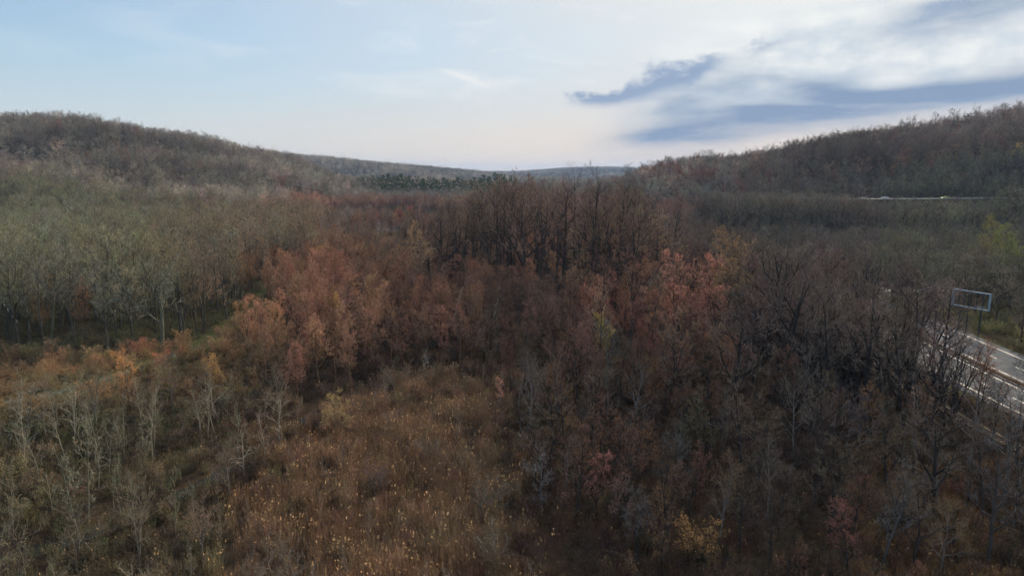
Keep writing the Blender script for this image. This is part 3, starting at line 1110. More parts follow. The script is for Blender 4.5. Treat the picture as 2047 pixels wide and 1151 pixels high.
        F(bx, by, sp_, tp, (0.12 + 0.01 * (j % 4), 0.095 + 0.006 * (j % 4), 0.08), None, lab, v=j % 4, bark=(0.03, 0.027, 0.026))
    F(165, 1090, 'sapling', 880, (0.22, 0.22, 0.16), None, 'pale green-stemmed leaning tree at the lower left corner', v=2)
    F(175, 1040, 'sapling', 830, (0.22, 0.21, 0.15), None, 'pale straight sapling left of the stream', v=0)
    F(285, 950, 'sapling', 830, (0.24, 0.215, 0.165), None, 'pale sapling with arching top over the stream bank', v=4)
    F(60, 905, 'gnarly', 760, (0.2, 0.185, 0.145), None, 'half-dead pale crooked tree beside the grey track', v=2)


features()
FX = np.array([(t['x'], t['y']) for t in trees])

# ---- jittered candidates over the near ground
def near_candidates():
    sp = 3.4
    gx, gy = np.meshgrid(np.arange(-330, 330, sp), np.arange(40, 470, sp))
    x = gx.ravel() + rng.uniform(-1.5, 1.5, gx.size)
    y = gy.ravel() + rng.uniform(-1.5, 1.5, gx.size)
    keep = (np.abs(x) < y * 0.86 + 12) & ~corridor(x, y)
    x, y = x[keep], y[keep]
    z = terrain(x, y)
    px, py = to_pix(x, y, z)
    _, pf = to_pix(x, y, z * 0)
    return x, y, z, px, pf


def pick(a, p):
    return a[rng.choice(len(a), p=np.array(p) / sum(p))]


def lerp3(a, b, t):
    t = min(max(t, 0), 1)
    return tuple(u * (1 - t) + v * t for u, v in zip(a, b))


def populate_near():
    x, y, z, px, py = near_candidates()
    a2 = 3.4 ** 2
    rd = rng.uniform(0, 1, len(x))
    zone = np.full(len(x), 'wood', object)
    for nm, poly in (('lowr', LOWR), ('midr', MIDR), ('tall', TALL), ('centre', CENTRE), ('clear', CLEAR), ('sapl', SAPL), ('meadow', MEADOW)):
        zone[in_poly(px, py, poly)] = nm
    zone[(x > road_x(y) + ROAD_W) & (y < 460)] = 'beyond'
    zone[(px < 640) & (py < 735) & (zone == 'wood')] = 'left'
    rr = x - rail_x(y)
    zone[(rr > -24) & (rr < -2.3) & (y > 96) & (y < 330)] = 'rail'
    zone[(rr > 2.2) & (x < road_x(y) - 1.0) & (y > 112) & (y < 330)] = 'rail'
    dens = dict(rail=0.075, meadow=0.022, sapl=0.070, clear=0.034, centre=0.042, tall=0.021, midr=0.040, lowr=0.060, beyond=0.040, left=0.036, wood=0.030)
    for i in range(len(x)):
        zn = zone[i]
        if rd[i] > dens[zn] * a2:
            continue
        X_, Y_, P_, Q_ = float(x[i]), float(y[i]), px[i], py[i]
        if np.min(np.hypot(FX[:, 0] - X_, FX[:, 1] - Y_)) < 2.6:
            continue
        u = rng.uniform
        pond_view = 0.55 if 890 < P_ < 965 and Y_ > 290 else 1.0
        if zn == 'meadow':
            add_tree(X_, Y_, pick(['sapling', 'bush'], [2, 1]), u(2.5, 5.5), var((0.12, 0.085, 0.06), 1)[0], zone='meadow', bark=(0.2, 0.17, 0.14))
        elif zn == 'sapl':
            t = lerp3((0.135, 0.125, 0.075), (0.15, 0.105, 0.072), P_ / 600)
            if u() < 0.6:
                add_tree(X_, Y_, 'sapling', u(5, 9.5), var(t, 1)[0], zone='sapl', bark=pick([(0.25, 0.23, 0.165), (0.17, 0.155, 0.115), (0.11, 0.09, 0.07)], [1, 1, 1]))
            elif u() < 0.55:
                add_tree(X_, Y_, 'bush', u(2.5, 4.5), var(t, 1)[0] * 0.8, var((0.22, 0.15, 0.09), 1)[0], zone='sapl')
            else:
                add_tree(X_, Y_, pick(['bare', 'gnarly'], [2, 1]), u(7, 10), var(t, 1)[0], zone='sapl', bark=pick([(0.22, 0.20, 0.15), (0.11, 0.095, 0.08)], [1, 1]))
        elif zn == 'clear':
            add_tree(X_, Y_, pick(['bush', 'bush', 'sapling'], [2, 2, 1]), u(2.5, 4.5), var((0.24, 0.16, 0.09), 1)[0], var(pick([ORANGE, (0.30, 0.21, 0.10), (0.40, 0.17, 0.10)], [2, 2, 1]), 1)[0], zone='clear')
        elif zn == 'centre':
            s = (P_ - 500) / 500
            hmax = 17.5 - 4.5 * min(max((Q_ - 640) / 150, 0), 1)
            if u() < 0.62 - 0.42 * s:
                add_tree(X_, Y_, 'maple', u(0.75, 1.0) * hmax, var(lerp3((0.24, 0.135, 0.085), (0.17, 0.10, 0.07), s), 1)[0], var(pick([SALMON, ORANGE, RED], [3, 2, 2]), 1)[0] * (1.15 - 0.3 * s), zone='centre')
            else:
                add_tree(X_, Y_, pick(['bare', 'round', 'sapling'], [3, 2, 2]), u(0.6, 0.95) * hmax, var(lerp3((0.22, 0.14, 0.09), (0.15, 0.097, 0.072), s), 1)[0], zone='centre')
        elif zn == 'tall':
            if 1128 < P_ < 1168 and u() < 0.85:
                continue
            ramp = math.exp(-((P_ - 1085) / (200 if P_ < 1085 else 280)) ** 2)
            far = min(max((Y_ - 240) / 160, 0), 1)
            h = (20 + 19 * ramp * (1 - 0.55 * far)) * (u(0.62, 1.08) if u() < 0.5 else u(0.85, 1.1)) * pond_view
            if u() < 0.15 + 0.55 * far:
                add_tree(X_, Y_, 'maple', u(11, 15), var((0.25, 0.14, 0.09), 1)[0], var(pick([RED, SALMON, ORANGE], [1, 1, 1]), 1)[0] * 1.1, zone='tall')
            else:
                add_tree(X_, Y_, pick(['tall', 'vase', 'bare'], [3, 1, 0.6]), h, var(lerp3((0.23, 0.145, 0.095), (0.15, 0.105, 0.08), u()), 1)[0], zone='tall', bark=(0.045, 0.036, 0.032))
        elif zn == 'midr':
            if u() < 0.5:
                add_tree(X_, Y_, 'maple', u(9, 14), var((0.19, 0.10, 0.066), 1)[0], var(pick([SALMON, RED, ORANGE], [1, 2, 1.5]), 1)[0] * 0.9, zone='midr')
            else:
                add_tree(X_, Y_, pick(['bare', 'vase', 'round', 'tall'], [3, 1, 1, 1]), u(12, 20), var(pick([(0.17, 0.115, 0.08), (0.23, 0.13, 0.078)], [1, 1.6]), 1)[0], zone='midr', bark=(0.045, 0.038, 0.035))
        elif zn == 'rail':
            add_tree(X_, Y_, pick(['bare', 'vase', 'tall', 'multistem'], [3, 1.4, 2, 0.5]), u(15, 21.5), var(pick([(0.15, 0.108, 0.08), (0.17, 0.128, 0.10)], [1, 1]), 1)[0], zone='rail', bark=(0.035, 0.031, 0.03))
        elif zn == 'lowr':
            k = min(max((Q_ - 780) / 300, 0), 1)
            w = pick(['bare', 'round', 'maple', 'sapling', 'gnarly', 'bush'], [4, 1.6, 1.6, 1.6, 0.7, 1.2])
            h = dict(bare=u(10, 15), round=u(7, 10), maple=u(7, 11), sapling=u(5, 8), gnarly=u(7, 10), bush=u(2.5, 4.5))[w]
            t = pick([(0.098, 0.07, 0.052), (0.13, 0.076, 0.046), (0.115, 0.098, 0.085)], [2, 3, 0.7])
            add_tree(X_, Y_, w, (h * (1 - 0.15 * k)) * (0.55 if Q_ > 1160 else 1), var(t, 1)[0], var(pick([(0.19, 0.085, 0.07), (0.20, 0.11, 0.055)], [1, 1]), 1)[0], zone='lowr', bark=pick([(0.04, 0.035, 0.032), (0.12, 0.108, 0.098)], [3, 1]))
        elif zn == 'beyond':
            rel = X_ - float(road_x(Y_)) - ROAD_W
            if Y_ < 170 and rel < 24 and u() < 0.75:
                add_tree(X_, Y_, 'bush', u(2, 4), var((0.20, 0.16, 0.075), 1)[0], var((0.30, 0.24, 0.10), 1)[0], zone='beyond')
                continue
            
            h = u(11, 16) if Y_ < 330 else u(12, 17) if Y_ > float(np.interp(X_, HROAD[:, 0], HROAD[:, 1])) else min(max(H_CAM - 0.035 * Y_ - z[i] + (u(-9, 3) if 178 < X_ < 262 else u(1, 12)), 6), 27)
            t = lerp3((0.155, 0.122, 0.098), (0.17, 0.16, 0.09), u() * (0.3 + 0.7 * (P_ > 1750)))
            add_tree(X_, Y_, pick(['bare', 'round', 'vase'], [3, 2, 1]), h, var(t, 1)[0], zone='beyond', bark=(0.06, 0.05, 0.042))
        else:
            s = min(max((P_ - 150) / 600, 0), 1)
            t = lerp3(OLIVE, (0.25, 0.16, 0.10), s)
            if u() < 0.14 + 0.22 * s and zn != 'x':
                add_tree(X_, Y_, 'maple', u(11, 16), var(lerp3((0.20, 0.15, 0.09), (0.20, 0.10, 0.07), s), 1)[0], var(pick([ORANGE, RED, SALMON], [3, 1 + 2 * s, 0.3]), 1)[0] * 0.8, zone='left' if P_ < 640 else 'wood')
            else:
                w = pick(['bare', 'tall', 'vase', 'round'], [4, 2, 1, 1])
                h = (u(17, 23) if zn == 'left' else u(15, 19)) * pond_view
                tt = pick([t, lerp3(PALE, t, 0.25), lerp3(t, DKBROWN, 0.5)], [5, 1, 1.3])
                add_tree(X_, Y_, w, h, var(tt, 1)[0], zone='left' if P_ < 640 else 'wood', bark=(0.075, 0.07, 0.055))


populate_near()

# ------------------------------------------------------------------ individuals versus the mass behind them
TX = np.array([t['x'] for t in trees])
TY = np.array([t['y'] for t in trees])
TZ = terrain(TX, TY)
for i, t in enumerate(trees):
    t['z'] = float(TZ[i])
    t['size'] = t['h'] / math.hypot(t['x'], t['y']) * (3 if t['zone'] == 'feature' else 1)
    p, q = to_pix(np.array(t['x']), np.array(t['y']), np.array(t['z'] + t['h'] * 0.8))
    t['px'] = float(p)
    t['seen'] = bool(-20 < p < 2067 and q < 1160)

KIND = dict(tall='bare_tree', bare='bare_tree', vase='bare_tree', round='bare_tree', gnarly='bare_tree', multistem='bare_tree',
            maple='maple_tree', sapling='sapling', bush='bush', pine='pine_tree')
LIMIT = dict(bare_tree=300, maple_tree=220, sapling=170, bush=130)
ZLAB = {
    'meadow': 'standing in the tan reed meadow',
    'sapl': 'in the olive growth along the stream',
    'clear': 'on the clearing by the grey track',
    'centre': 'in the band above the meadow',
    'tall': 'in the tall dark stand',
    'midr': 'in the wood left of the railway',
    'rail': 'in the dark belt along the railway',
    'lowr': 'in the thicket below the railway',
    'beyond': 'on the far side of the highway',
    'left': 'in the olive wood behind the clearing',
    'wood': 'in the brown wood before the pond',
}
KLAB = {'tall': 'tall bare tree', 'bare': 'bare upright tree', 'vase': 'bare fan-shaped tree',
        'round': 'bare round-crowned tree', 'gnarly': 'crooked bare tree', 'maple': 'budding reddish maple',
        'sapling': 'slender bare sapling', 'bush': 'low many-stemmed bush', 'multistem': 'many-stemmed bare tree'}


def bark_of(t):
    return [float(v) for v in (t.get('bark') or [0.6 * c for c in t['tint']])]


def place_tree(t, name, label, group):
    V = SPECIES[t['sp']]
    tm, cr, fm, H = V[t.get('v', int(rng.integers(len(V)))) % len(V)]
    s = t['h'] / H
    wdt = s * (rng.uniform(0.9, 1.12) if 'v' not in t else 1.0)
    if t['sp'] in ('sapling', 'bush'):
        wdt *= 1.0
    o = link(name, None, loc=(t['x'], t['y'], t['z']), label=label, category='bush' if name == 'bush' else 'tree')
    if group:
        o['group'] = group
    o.rotation_euler = (float(rng.normal(0, 0.05)), float(rng.normal(0, 0.05)), float(rng.uniform(0, 6.28)))
    o.scale = (wdt, wdt, s)
    for nm, me in (('trunk', tm), ('crown', cr)):
        c = link(nm, me, o)
        c['tint'] = [float(v) for v in t['tint']]
        c['barktint'] = bark_of(t)
        c['budtint'] = [float(v) for v in t['bud']]
    return o


def build_near_trees():
    order = sorted(range(len(trees)), key=lambda i: -trees[i]['size'])
    left = dict(LIMIT)
    mass, chosen = [], []
    for i in order:
        t = trees[i]
        if t['fx']:
            place_tree(t, t['fx'][0], t['fx'][1], None)
            continue
        k = KIND[t['sp']]
        if t['seen'] and left[k] > 0 and t['y'] < 330:
            left[k] -= 1
            look = ''
            lum = sum(t['tint']) / 3
            if t['sp'] not in ('maple', 'bush'):
                look = 'dark ' if lum < 0.085 else 'pale ' if lum > 0.2 else 'olive ' if t['tint'][1] > t['tint'][0] * 0.95 else 'brown '
            elif t['bud'][0] > 0.3:
                look = 'bright '
            chosen.append((t, k, look))
        else:
            mass.append(t)
    for zn in ZLAB:
        mem = sorted((c for c in chosen if c[0]['zone'] == zn), key=lambda c: c[0]['y'])
        m = max(1, min(5, len(mem) // 8))
        words = {1: ['only'], 2: ['front', 'back'], 3: ['front', 'second', 'back'], 4: ['front', 'second', 'third', 'back'], 5: ['front', 'second', 'third', 'fourth', 'back']}[m]
        for r_ in range(m):
            row = sorted(mem[len(mem) * r_ // m: len(mem) * (r_ + 1) // m], key=lambda c: c[0]['px'])
            for j, (t, k, look) in enumerate(row):
                n_ = j + 1
                suf = 'th' if 10 < n_ % 100 < 14 else {1: 'st', 2: 'nd', 3: 'rd'}.get(n_ % 10, 'th')
                place_tree(t, k, '%s%s %s, %s row, %d%s from left' % (look, KLAB[t['sp']], ZLAB[zn], words[r_], n_, suf), (look + k.replace('_', ' ') + 's ' + ZLAB[zn]).strip())
    return mass


MASS = build_near_trees()

# ------------------------------------------------------------------ far woodland: valley, hills, ridges
def populate_far():
    rows = []
    bands = [(300, 700, 7.0), (700, 1150, 8.0), (1150, 1800, 9.0), (1800, 3000, 11.0), (3000, 5200, 17.0)]
    for d0, d1, sp in bands:
        gx, gy = np.meshgrid(np.arange(-d1 * 0.98, d1 * 0.98, sp), np.arange(d0 * 0.6, d1, sp))
        x = gx.ravel() + rng.uniform(-.48, .48, gx.size) * sp
        y = gy.ravel() + rng.uniform(-.48, .48, gx.size) * sp
        r = np.hypot(x, y)
        k = (r >= d0) & (r < d1) & (np.abs(x) < y * 0.84 + 20)
        # the near scatter owns the valley up to y = 470
        k &= ~((y < 470) & (np.abs(x) < 330))
        x, y = x[k], y[k]
        k = ~corridor(x, y)
        x, y = x[k], y[k]
        z = terrain(x, y)
        rows.append(np.stack([x, y, z, np.full(len(x), sp)], -1))
    A = np.concatenate(rows)
    # drop trees wholly hidden behind nearer canopy
    az = np.arctan2(A[:, 0], A[:, 1])
    d = np.hypot(A[:, 0], A[:, 1])
    elt = (A[:, 2] + 22 - H_CAM) / d
    elb = (A[:, 2] + 8 - H_CAM) / d
    b = ((az + 1.2) / 0.004).astype(int)
    o = np.lexsort((d, b))
    keep = np.zeros(len(A), bool)
    cur, mx = -1, -9
    for i in o:
        if b[i] != cur:
            cur, mx = b[i], -9
        if elt[i] > mx:
            keep[i] = True
        if elb[i] > mx:
            mx = elb[i]
    return A[keep]


def build_far():
    A = populate_far()
    n = len(A)
    x, y, z, sp = A.T
    d = np.hypot(x, y)
    px, py = to_pix(x, y, z + 10)
    T = np.zeros((n, 3))
    grey = np.array((0.25, 0.215, 0.17))
    T[:] = grey
    # smooth patchiness
    pn = np.sin(x * 0.021 + 2 * np.sin(y * 0.013)) * np.sin(y * 0.027 + 1.3) * 0.5 + 0.5
    olive = np.array((0.235, 0.225, 0.13))
    k = sst((430 - px) / 330) * sst((650 - d) / 160)
    T = T * (1 - k[:, None]) + olive * k[:, None]
    right = sst((px - 1250) / 400) * (d < 1700)
    T = T * (1 - right[:, None]) + np.array((0.165, 0.125, 0.095)) * right[:, None]
    gr = sst((px - 1700) / 200) * sst((440 - y) / 120) * (x > 100)
    T = T * (1 - 0.5 * gr[:, None]) + np.array((0.14, 0.14, 0.08)) * 0.5 * gr[:, None]
    valley = (z < 6) & (d < 700)
    T[valley] = (0.25, 0.16, 0.11)
    pn2 = np.sin(x * 0.0073 + 1.9 * np.sin(y * 0.0061 + 0.7)) * np.sin(y * 0.0089 + x * 0.004) * 0.5 + 0.5
    T *= ((0.74 + 0.4 * pn) * (0.78 + 0.5 * pn2))[:, None]
    T = T * np.exp(rng.normal(0, 0.26, (n, 1))) * (1 + rng.normal(0, 0.05, (n, 3)))
    # reddish trees, thick along the foot of the far slope and in the valley
    pr = 0.05 + 0.45 * valley + 0.55 * np.exp(-((px - 1330) / 110) ** 2 - ((py - 352) / 22) ** 2) * (d < 1500)
    pr = np.where((x < -150) & (z > 8), 0.02, pr)
    pr = np.where(d > 1800, 0.0, pr)
    red = rng.uniform(0, 1, n) < pr
    cr = np.array([RED, ORANGE, SALMON])[rng.choice(3, n, p=[.5, .3, .2])] * np.exp(rng.normal(-0.35, 0.2, (n, 1)))
    T[red] = np.array((0.21, 0.105, 0.08)) * np.exp(rng.normal(0, 0.12, (red.sum(), 1)))
    meshes = [v[2] for v in SPECIES['far']] + [v[2] for v in SPECIES['farred']]
    idx = rng.integers(0, 6, n)
    idx[red] = 6 + rng.integers(0, 3, red.sum())
    hs = rng.uniform(0.7, 1.25, n)
    hs = np.where(z < 6, hs * 0.92, hs)
    hs = np.where(rng.uniform(0, 1, n) < 0.04, hs * rng.uniform(1.1, 1.25, n), hs)
    w = np.maximum(sp / 9.0, 1.0)
    hs *= np.where(sp > 10, 1.1, 1.0)
    # keep the view of the hillside road and the valley gap open
    front = (x > 110) & (x < 480) & (y < np.interp(x, HROAD[:, 0], HROAD[:, 1])) & (y > 250)
    lim = np.where(front, np.clip((H_CAM - rng.uniform(0.012, 0.042, n) * y - z) / 17, 0.3, 1.3), 9)
    hs = np.minimum(hs, lim)
    S = np.stack([w * hs * rng.uniform(0.9, 1.25, n), w * hs * rng.uniform(0.9, 1.25, n), hs], -1)
    rot = np.zeros((n, 3))
    rot[:, 2] = rng.uniform(0, 6.28, n)
    rot[:, :2] = rng.normal(0, 0.03, (n, 2))
    P = np.stack([x, y, z], -1)
    bt = np.where(red[:, None], cr, T)
    # the near mass joins with its own meshes
    ex = []
    for t in MASS:
        V = SPECIES[t['sp']]
        v = V[int(rng.integers(len(V)))]
        ex.append((t, v))
    mm = []
    for t, v in ex:
        if v[2] not in meshes:
            meshes.append(v[2])
        mm.append(meshes.index(v[2]))
    if ex:
        P = np.concatenate([P, [(t['x'], t['y'], t['z']) for t, v in ex]])
        rot = np.concatenate([rot, [(0, 0, a) for a in rng.uniform(0, 6.28, len(ex))]])
        S = np.concatenate([S, [(t['h'] / v[3],) * 3 for t, v in ex]])
        idx = np.concatenate([idx, mm])
        BK = np.concatenate([T * 0.55, [bark_of(t) for t, v in ex]])
        T = np.concatenate([T, [t['tint'] for t, v in ex]])
        bt = np.concatenate([bt, [t['bud'] for t, v in ex]])
    print('woodland instances', len(P), 'mass near', len(ex), 'trees', len(trees))
    scatter_stuff('woodland', P, rot, S, idx, meshes, T, bt, 'bare grey-brown woodland covering the valley and the hills', BK)


build_far()


# ------------------------------------------------------------------ undergrowth and reeds
def build_undergrowth():
    sp = 1.0
    gx, gy = np.meshgrid(np.arange(-110, 75, sp), np.arange(44, 190, sp))
    x = gx.ravel() + rng.uniform(-.5, .5, gx.size)
    y = gy.ravel() + rng.uniform(-.5, .5, gx.size)
    k = (np.abs(x) < y * 0.84 + 6) & ~corridor(x, y)
    x, y = x[k], y[k]
    z = terrain(x, y)
    px, py = to_pix(x, y, z * 0)
    jx, jy = rng.normal(0, 38, len(px)) + 45 * np.sin(x * 0.5 + y * 0.2), rng.normal(0, 26, len(px)) + 26 * np.sin(y * 0.45 - x * 0.3)
    inm = in_poly(px + jx, py + jy, MEADOW)
    low = in_poly(px, py, LOWR)
    sap = in_poly(px, py, SAPL)
    orange_patch = low & (px > 1700) & (py > 930)
    p = np.where(inm, 0.95, np.where(orange_patch, 0.75, np.where(low, 0.42, np.where(sap, 0.5, 0.0))))
    p = p * np.where(y > 125, 0.5, 1.0)
    pn = np.sin(x * 0.31 + np.sin(y * 0.2)) * np.sin(y * 0.37) * 0.5 + 0.5
    gap = np.sin(x * 0.23 + 1.7 * np.sin(y * 0.11)) * np.sin(y * 0.29 + 1.1 * np.sin(x * 0.17)) * 0.5 + 0.5
    m = rng.uniform(0, 1, len(x)) < p * (0.35 + 0.65 * sst(gap * 2.2))
    x, y, z, px, py, pn, inm, op = (a[m] for a in (x, y, z, px, py, pn, inm, orange_patch))
    n = len(x)
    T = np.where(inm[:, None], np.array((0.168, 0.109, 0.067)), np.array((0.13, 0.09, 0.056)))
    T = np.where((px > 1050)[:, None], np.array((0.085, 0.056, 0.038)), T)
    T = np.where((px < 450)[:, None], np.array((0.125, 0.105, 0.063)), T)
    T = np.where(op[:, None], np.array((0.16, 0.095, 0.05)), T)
    T = T * np.exp(rng.normal(0, 0.16, (n, 1))) * (0.85 + 0.3 * pn)[:, None] * (1 + rng.normal(0, 0.06, (n, 3)))
    bt = np.array((0.30, 0.19, 0.09)) * np.exp(rng.normal(-0.1, 0.3, (n, 1))) * np.where(px > 1050, 0.6, 1.0)[:, None]
    idx = np.where((inm & (pn + rng.normal(0, 0.22, n) > 0.62)) | (op & (rng.uniform(0, 1, n) < 0.3)), rng.integers(0, 4, n), rng.integers(4, 7, n))
    s = rng.uniform(0.75, 1.15, n) * np.where(inm, 1.0, 0.8)
    S = np.stack([s, s, s * rng.uniform(0.8, 1.15, n)], -1)
    rot = np.zeros((n, 3))
    rot[:, 2] = rng.uniform(0, 6.28, n)
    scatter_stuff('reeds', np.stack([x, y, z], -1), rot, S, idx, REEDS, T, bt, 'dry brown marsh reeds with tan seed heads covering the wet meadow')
    print('reeds', n)
    # brush
    sp = 2.2
    gx, gy = np.meshgrid(np.arange(-230, 260, sp), np.arange(44, 300, sp))
    x = gx.ravel() + rng.uniform(-.5, .5, gx.size) * sp
    y = gy.ravel() + rng.uniform(-.5, .5, gx.size) * sp
    k = (np.abs(x) < y * 0.84 + 6) & ~corridor(x, y)
    x, y = x[k], y[k]
    z = terrain(x, y)
    px, py = to_pix(x, y, z * 0)
    inm = in_poly(px, py, MEADOW)
    p = np.where(inm, 0.14, 0.8) * np.where(y > 190, 0.55, 1)
    m = rng.uniform(0, 1, len(x)) < p
    x, y, z, px, py = (a[m] for a in (x, y, z, px, py))
    n = len(x)
    s_ = sst((px - 100) / 500)[:, None]
    T = np.array((0.085, 0.076, 0.047)) * (1 - s_) + np.array((0.10, 0.068, 0.048)) * s_
    r_ = sst((px - 950) / 300)[:, None]
    T = T * (1 - r_) + np.array((0.085, 0.062, 0.048)) * r_
    lw = (px < 640) & (py < 735)
    T[lw] = (0.135, 0.125, 0.07)
    cl = in_poly(px, py, CLEAR)
    T[cl] = (0.26, 0.18, 0.095)
    by = (x > road_x(y) + ROAD_W) & (y < 200)
    T[by] = (0.20, 0.17, 0.085)
    T = T * np.exp(rng.normal(0, 0.2, (n, 1))) * (1 + rng.normal(0, 0.07, (n, 3)))
    s = rng.uniform(0.6, 1.25, n)
    S = np.stack([s * 1.15, s * 1.15, s], -1)
    rot = np.zeros((n, 3))
    rot[:, 2] = rng.uniform(0, 6.28, n)
    scatter_stuff('undergrowth', np.stack([x, y, z], -1), rot, S, rng.integers(0, 4, n), [v[2] for v in SPECIES['brush']], T, T, 'bare twiggy brown undergrowth covering the woodland floor')
    print('brush', n)


build_undergrowth()


# ------------------------------------------------------------------ pines and marked trees on the slopes
def place_single(px, py_top, depth, sp, h, tint, bud, name, label, group=None, v=None, wid=1.0):
    x, y, zt = at_depth(px, py_top, depth)
    z = float(terrain(np.array([x]), np.array([y]))[0])
    t = dict(x=x, y=y, z=z, sp=sp, h=max(h, zt - z) if h else zt - z, tint=tint, bud=bud, v=v if v is not None else int(rng.integers(9)))
    o = place_tree(t, name, label, group)
    o.scale = (o.scale[0] * wid, o.scale[1] * wid, o.scale[2])
    return o


def dead_trunk(px, py, L, tilt, az, r, tint, label, seed):
    """a leaning or fallen dead trunk with broken limb stubs"""
    x, y = to_world(px, py)
    z = float(terrain(np.array([x]), np.array([y]))[0])
    g = np.random.default_rng(seed)
    K = 8
    P = np.zeros((1, K, 3))
    d = np.array([math.sin(tilt), 0, math.cos(tilt)])
    p = np.zeros(3)
    for k in range(K):
        P[0, k] = p
        d = norm(d + g.normal(0, 0.05, 3))
        p = p + d * L / (K - 1)
    Rr = r * np.linspace(1, 0.45, K)[None]
    o = link('dead_trunk', None, loc=(x, y, z), label=label, category='tree trunk')
    o.rotation_euler = (0, 0, az)
    G = Geo()
    G.add(*tubes(P, Rr, 7), 0)
    c = link('trunk', G.mesh('trunk', [M_bark]), o)
    c['barktint'] = list(tint)
    B, RB, _ = children(g, P, Rr, 6, 0.35, 0.98, np.array([L * 0.16]), 55, 4, 0.05, 0.2, 0.45, 0.5, 0.4, 0.02)
    for j in range(6):
        G = Geo()
        G.add(*tubes(B[j:j + 1], RB[j:j + 1], 4), 0)
        c = link('limb', G.mesh('limb', [M_bark]), o)
        c['barktint'] = list(tint)


def build_dead_trunks():
    PT = (0.62, 0.58, 0.47)
    dead_trunk(40, 650, 14, 0.55, math.pi, 0.20, PT, 'pale leaning dead trunk at the left picture edge before the olive wood', 1)
    dead_trunk(985, 640, 9, 0.35, 0.2, 0.20, PT, 'pale leaning dead trunk at the foot of the tall dark stand', 2)
    dead_trunk(905, 650, 10, 0.12, 1.0, 0.18, PT, 'pale upright broken trunk at the left foot of the tall stand', 3)


build_dead_trunks()


def ordinal(n_):
    return '%d%s' % (n_, 'th' if 10 < n_ % 100 < 14 else {1: 'st', 2: 'nd', 3: 'rd'}.get(n_ % 10, 'th'))


def build_slope_trees():
    DG = (0.035, 0.055, 0.025)
    for px, top, d, lab in ((247, 252, 800, 'dark green pine, the upper left of the pair on the bare hillside'),
                            (279, 263, 800, 'dark green pine, the right of the pair on the bare hillside'),
                            (378, 312, 760, 'upper pine of the pair low on the left hillside'),
                            (390, 324, 745, 'lower pine of the pair low on the left hillside')):
        place_single(px, top, d, 'pine', None, DG, DG, 'pine_tree', lab, wid=1.15)
    # belt of pines on the low ridge across the valley
    for i, px in enumerate(np.linspace(680, 1030, 44)):
        d = 800 + float(rng.uniform(-12, 40))
        x = at_depth(px, 350, d)[0] + float(rng.uniform(-3, 3))
        z = float(terrain(np.array([x]), np.array([d]))[0])
        top = 351 + 4 * math.sin(px * 0.03) + float(rng.uniform(-3, 8)) + max(0, (px - 1000) * 0.03)
        g = lerp3((0.05, 0.075, 0.03), (0.085, 0.10, 0.04), float(rng.uniform()))
        place_single(px, top, d, 'pine', None, g, g, 'pine_tree', 'dark green pine on the low valley ridge, %s from left in the belt' % ordinal(i + 1), 'pines in the belt across the valley', wid=1.05)
    dd = 440
    while dd < 640:
        q = at_depth(2036, 283, dd)
        if q[2] - float(terrain(np.array([q[0]]), np.array([q[1]]))[0]) < 17:
            break
        dd += 4
    place_single(2036, 283, dd, 'budround', None, (0.34, 0.22, 0.07), (0.5, 0.32, 0.08), 'budding_tree', 'orange-yellow tree high on the right hillside', v=1)
    place_single(1985, 425, 215, 'budround', None, (0.20, 0.165, 0.06), (0.23, 0.195, 0.07), 'budding_tree', 'yellow-green tree at the right picture edge beyond the highway', v=2)
    place_single(2030, 440, 200, 'budround', None, (0.15, 0.17, 0.06), (0.2, 0.2, 0.06), 'budding_tree', 'dark green-tinged tree at the right picture edge above the highway', v=0)
    place_single(1092, 392, 330, 'maple', None, (0.45, 0.19, 0.06), (0.78, 0.36, 0.09), 'maple_tree', 'glowing orange tree seen between the tall dark trunks', v=0)  # sunlit glow put into the bright twig and bud tints
    place_single(1062, 402, 340, 'maple', None, (0.36, 0.15, 0.08), (0.6, 0.25, 0.12), 'maple_tree', 'salmon tree left of the glowing orange tree', v=1)
    place_single(1010, 412, 345, 'maple', None, (0.34, 0.14, 0.09), (0.55, 0.22, 0.13), 'maple_tree', 'salmon tree behind the left end of the tall stand', v=2)
    place_single(828, 408, 420, 'maple', None, (0.24, 0.06, 0.06), (0.42, 0.09, 0.09), 'maple_tree', 'crimson tree standing before the pond', v=3)
    place_single(800, 415, 415, 'maple', None, (0.22, 0.07, 0.06), (0.36, 0.09, 0.08), 'maple_tree', 'dark red tree left of the crimson tree by the pond', v=4)
    for i, (px, top, d) in enumerate(sorted(((1495, 292, 1180), (1535, 285, 1150), (1550, 283, 1140), (1570, 288, 1130), (1780, 250, 760), (1832, 226, 705), (1912, 212, 680), (1955, 204, 665), (1400, 312, 1330), (1420, 310, 1320)))):
        place_single(px, top, d, 'bare', 17, (0.15, 0.12, 0.10), (0.15, 0.12, 0.10), 'bare_tree', 'bare tree standing clear on the right skyline, %s from the left' % ordinal(i + 1), 'bare trees on the right skyline', wid=1.25)


build_slope_trees()


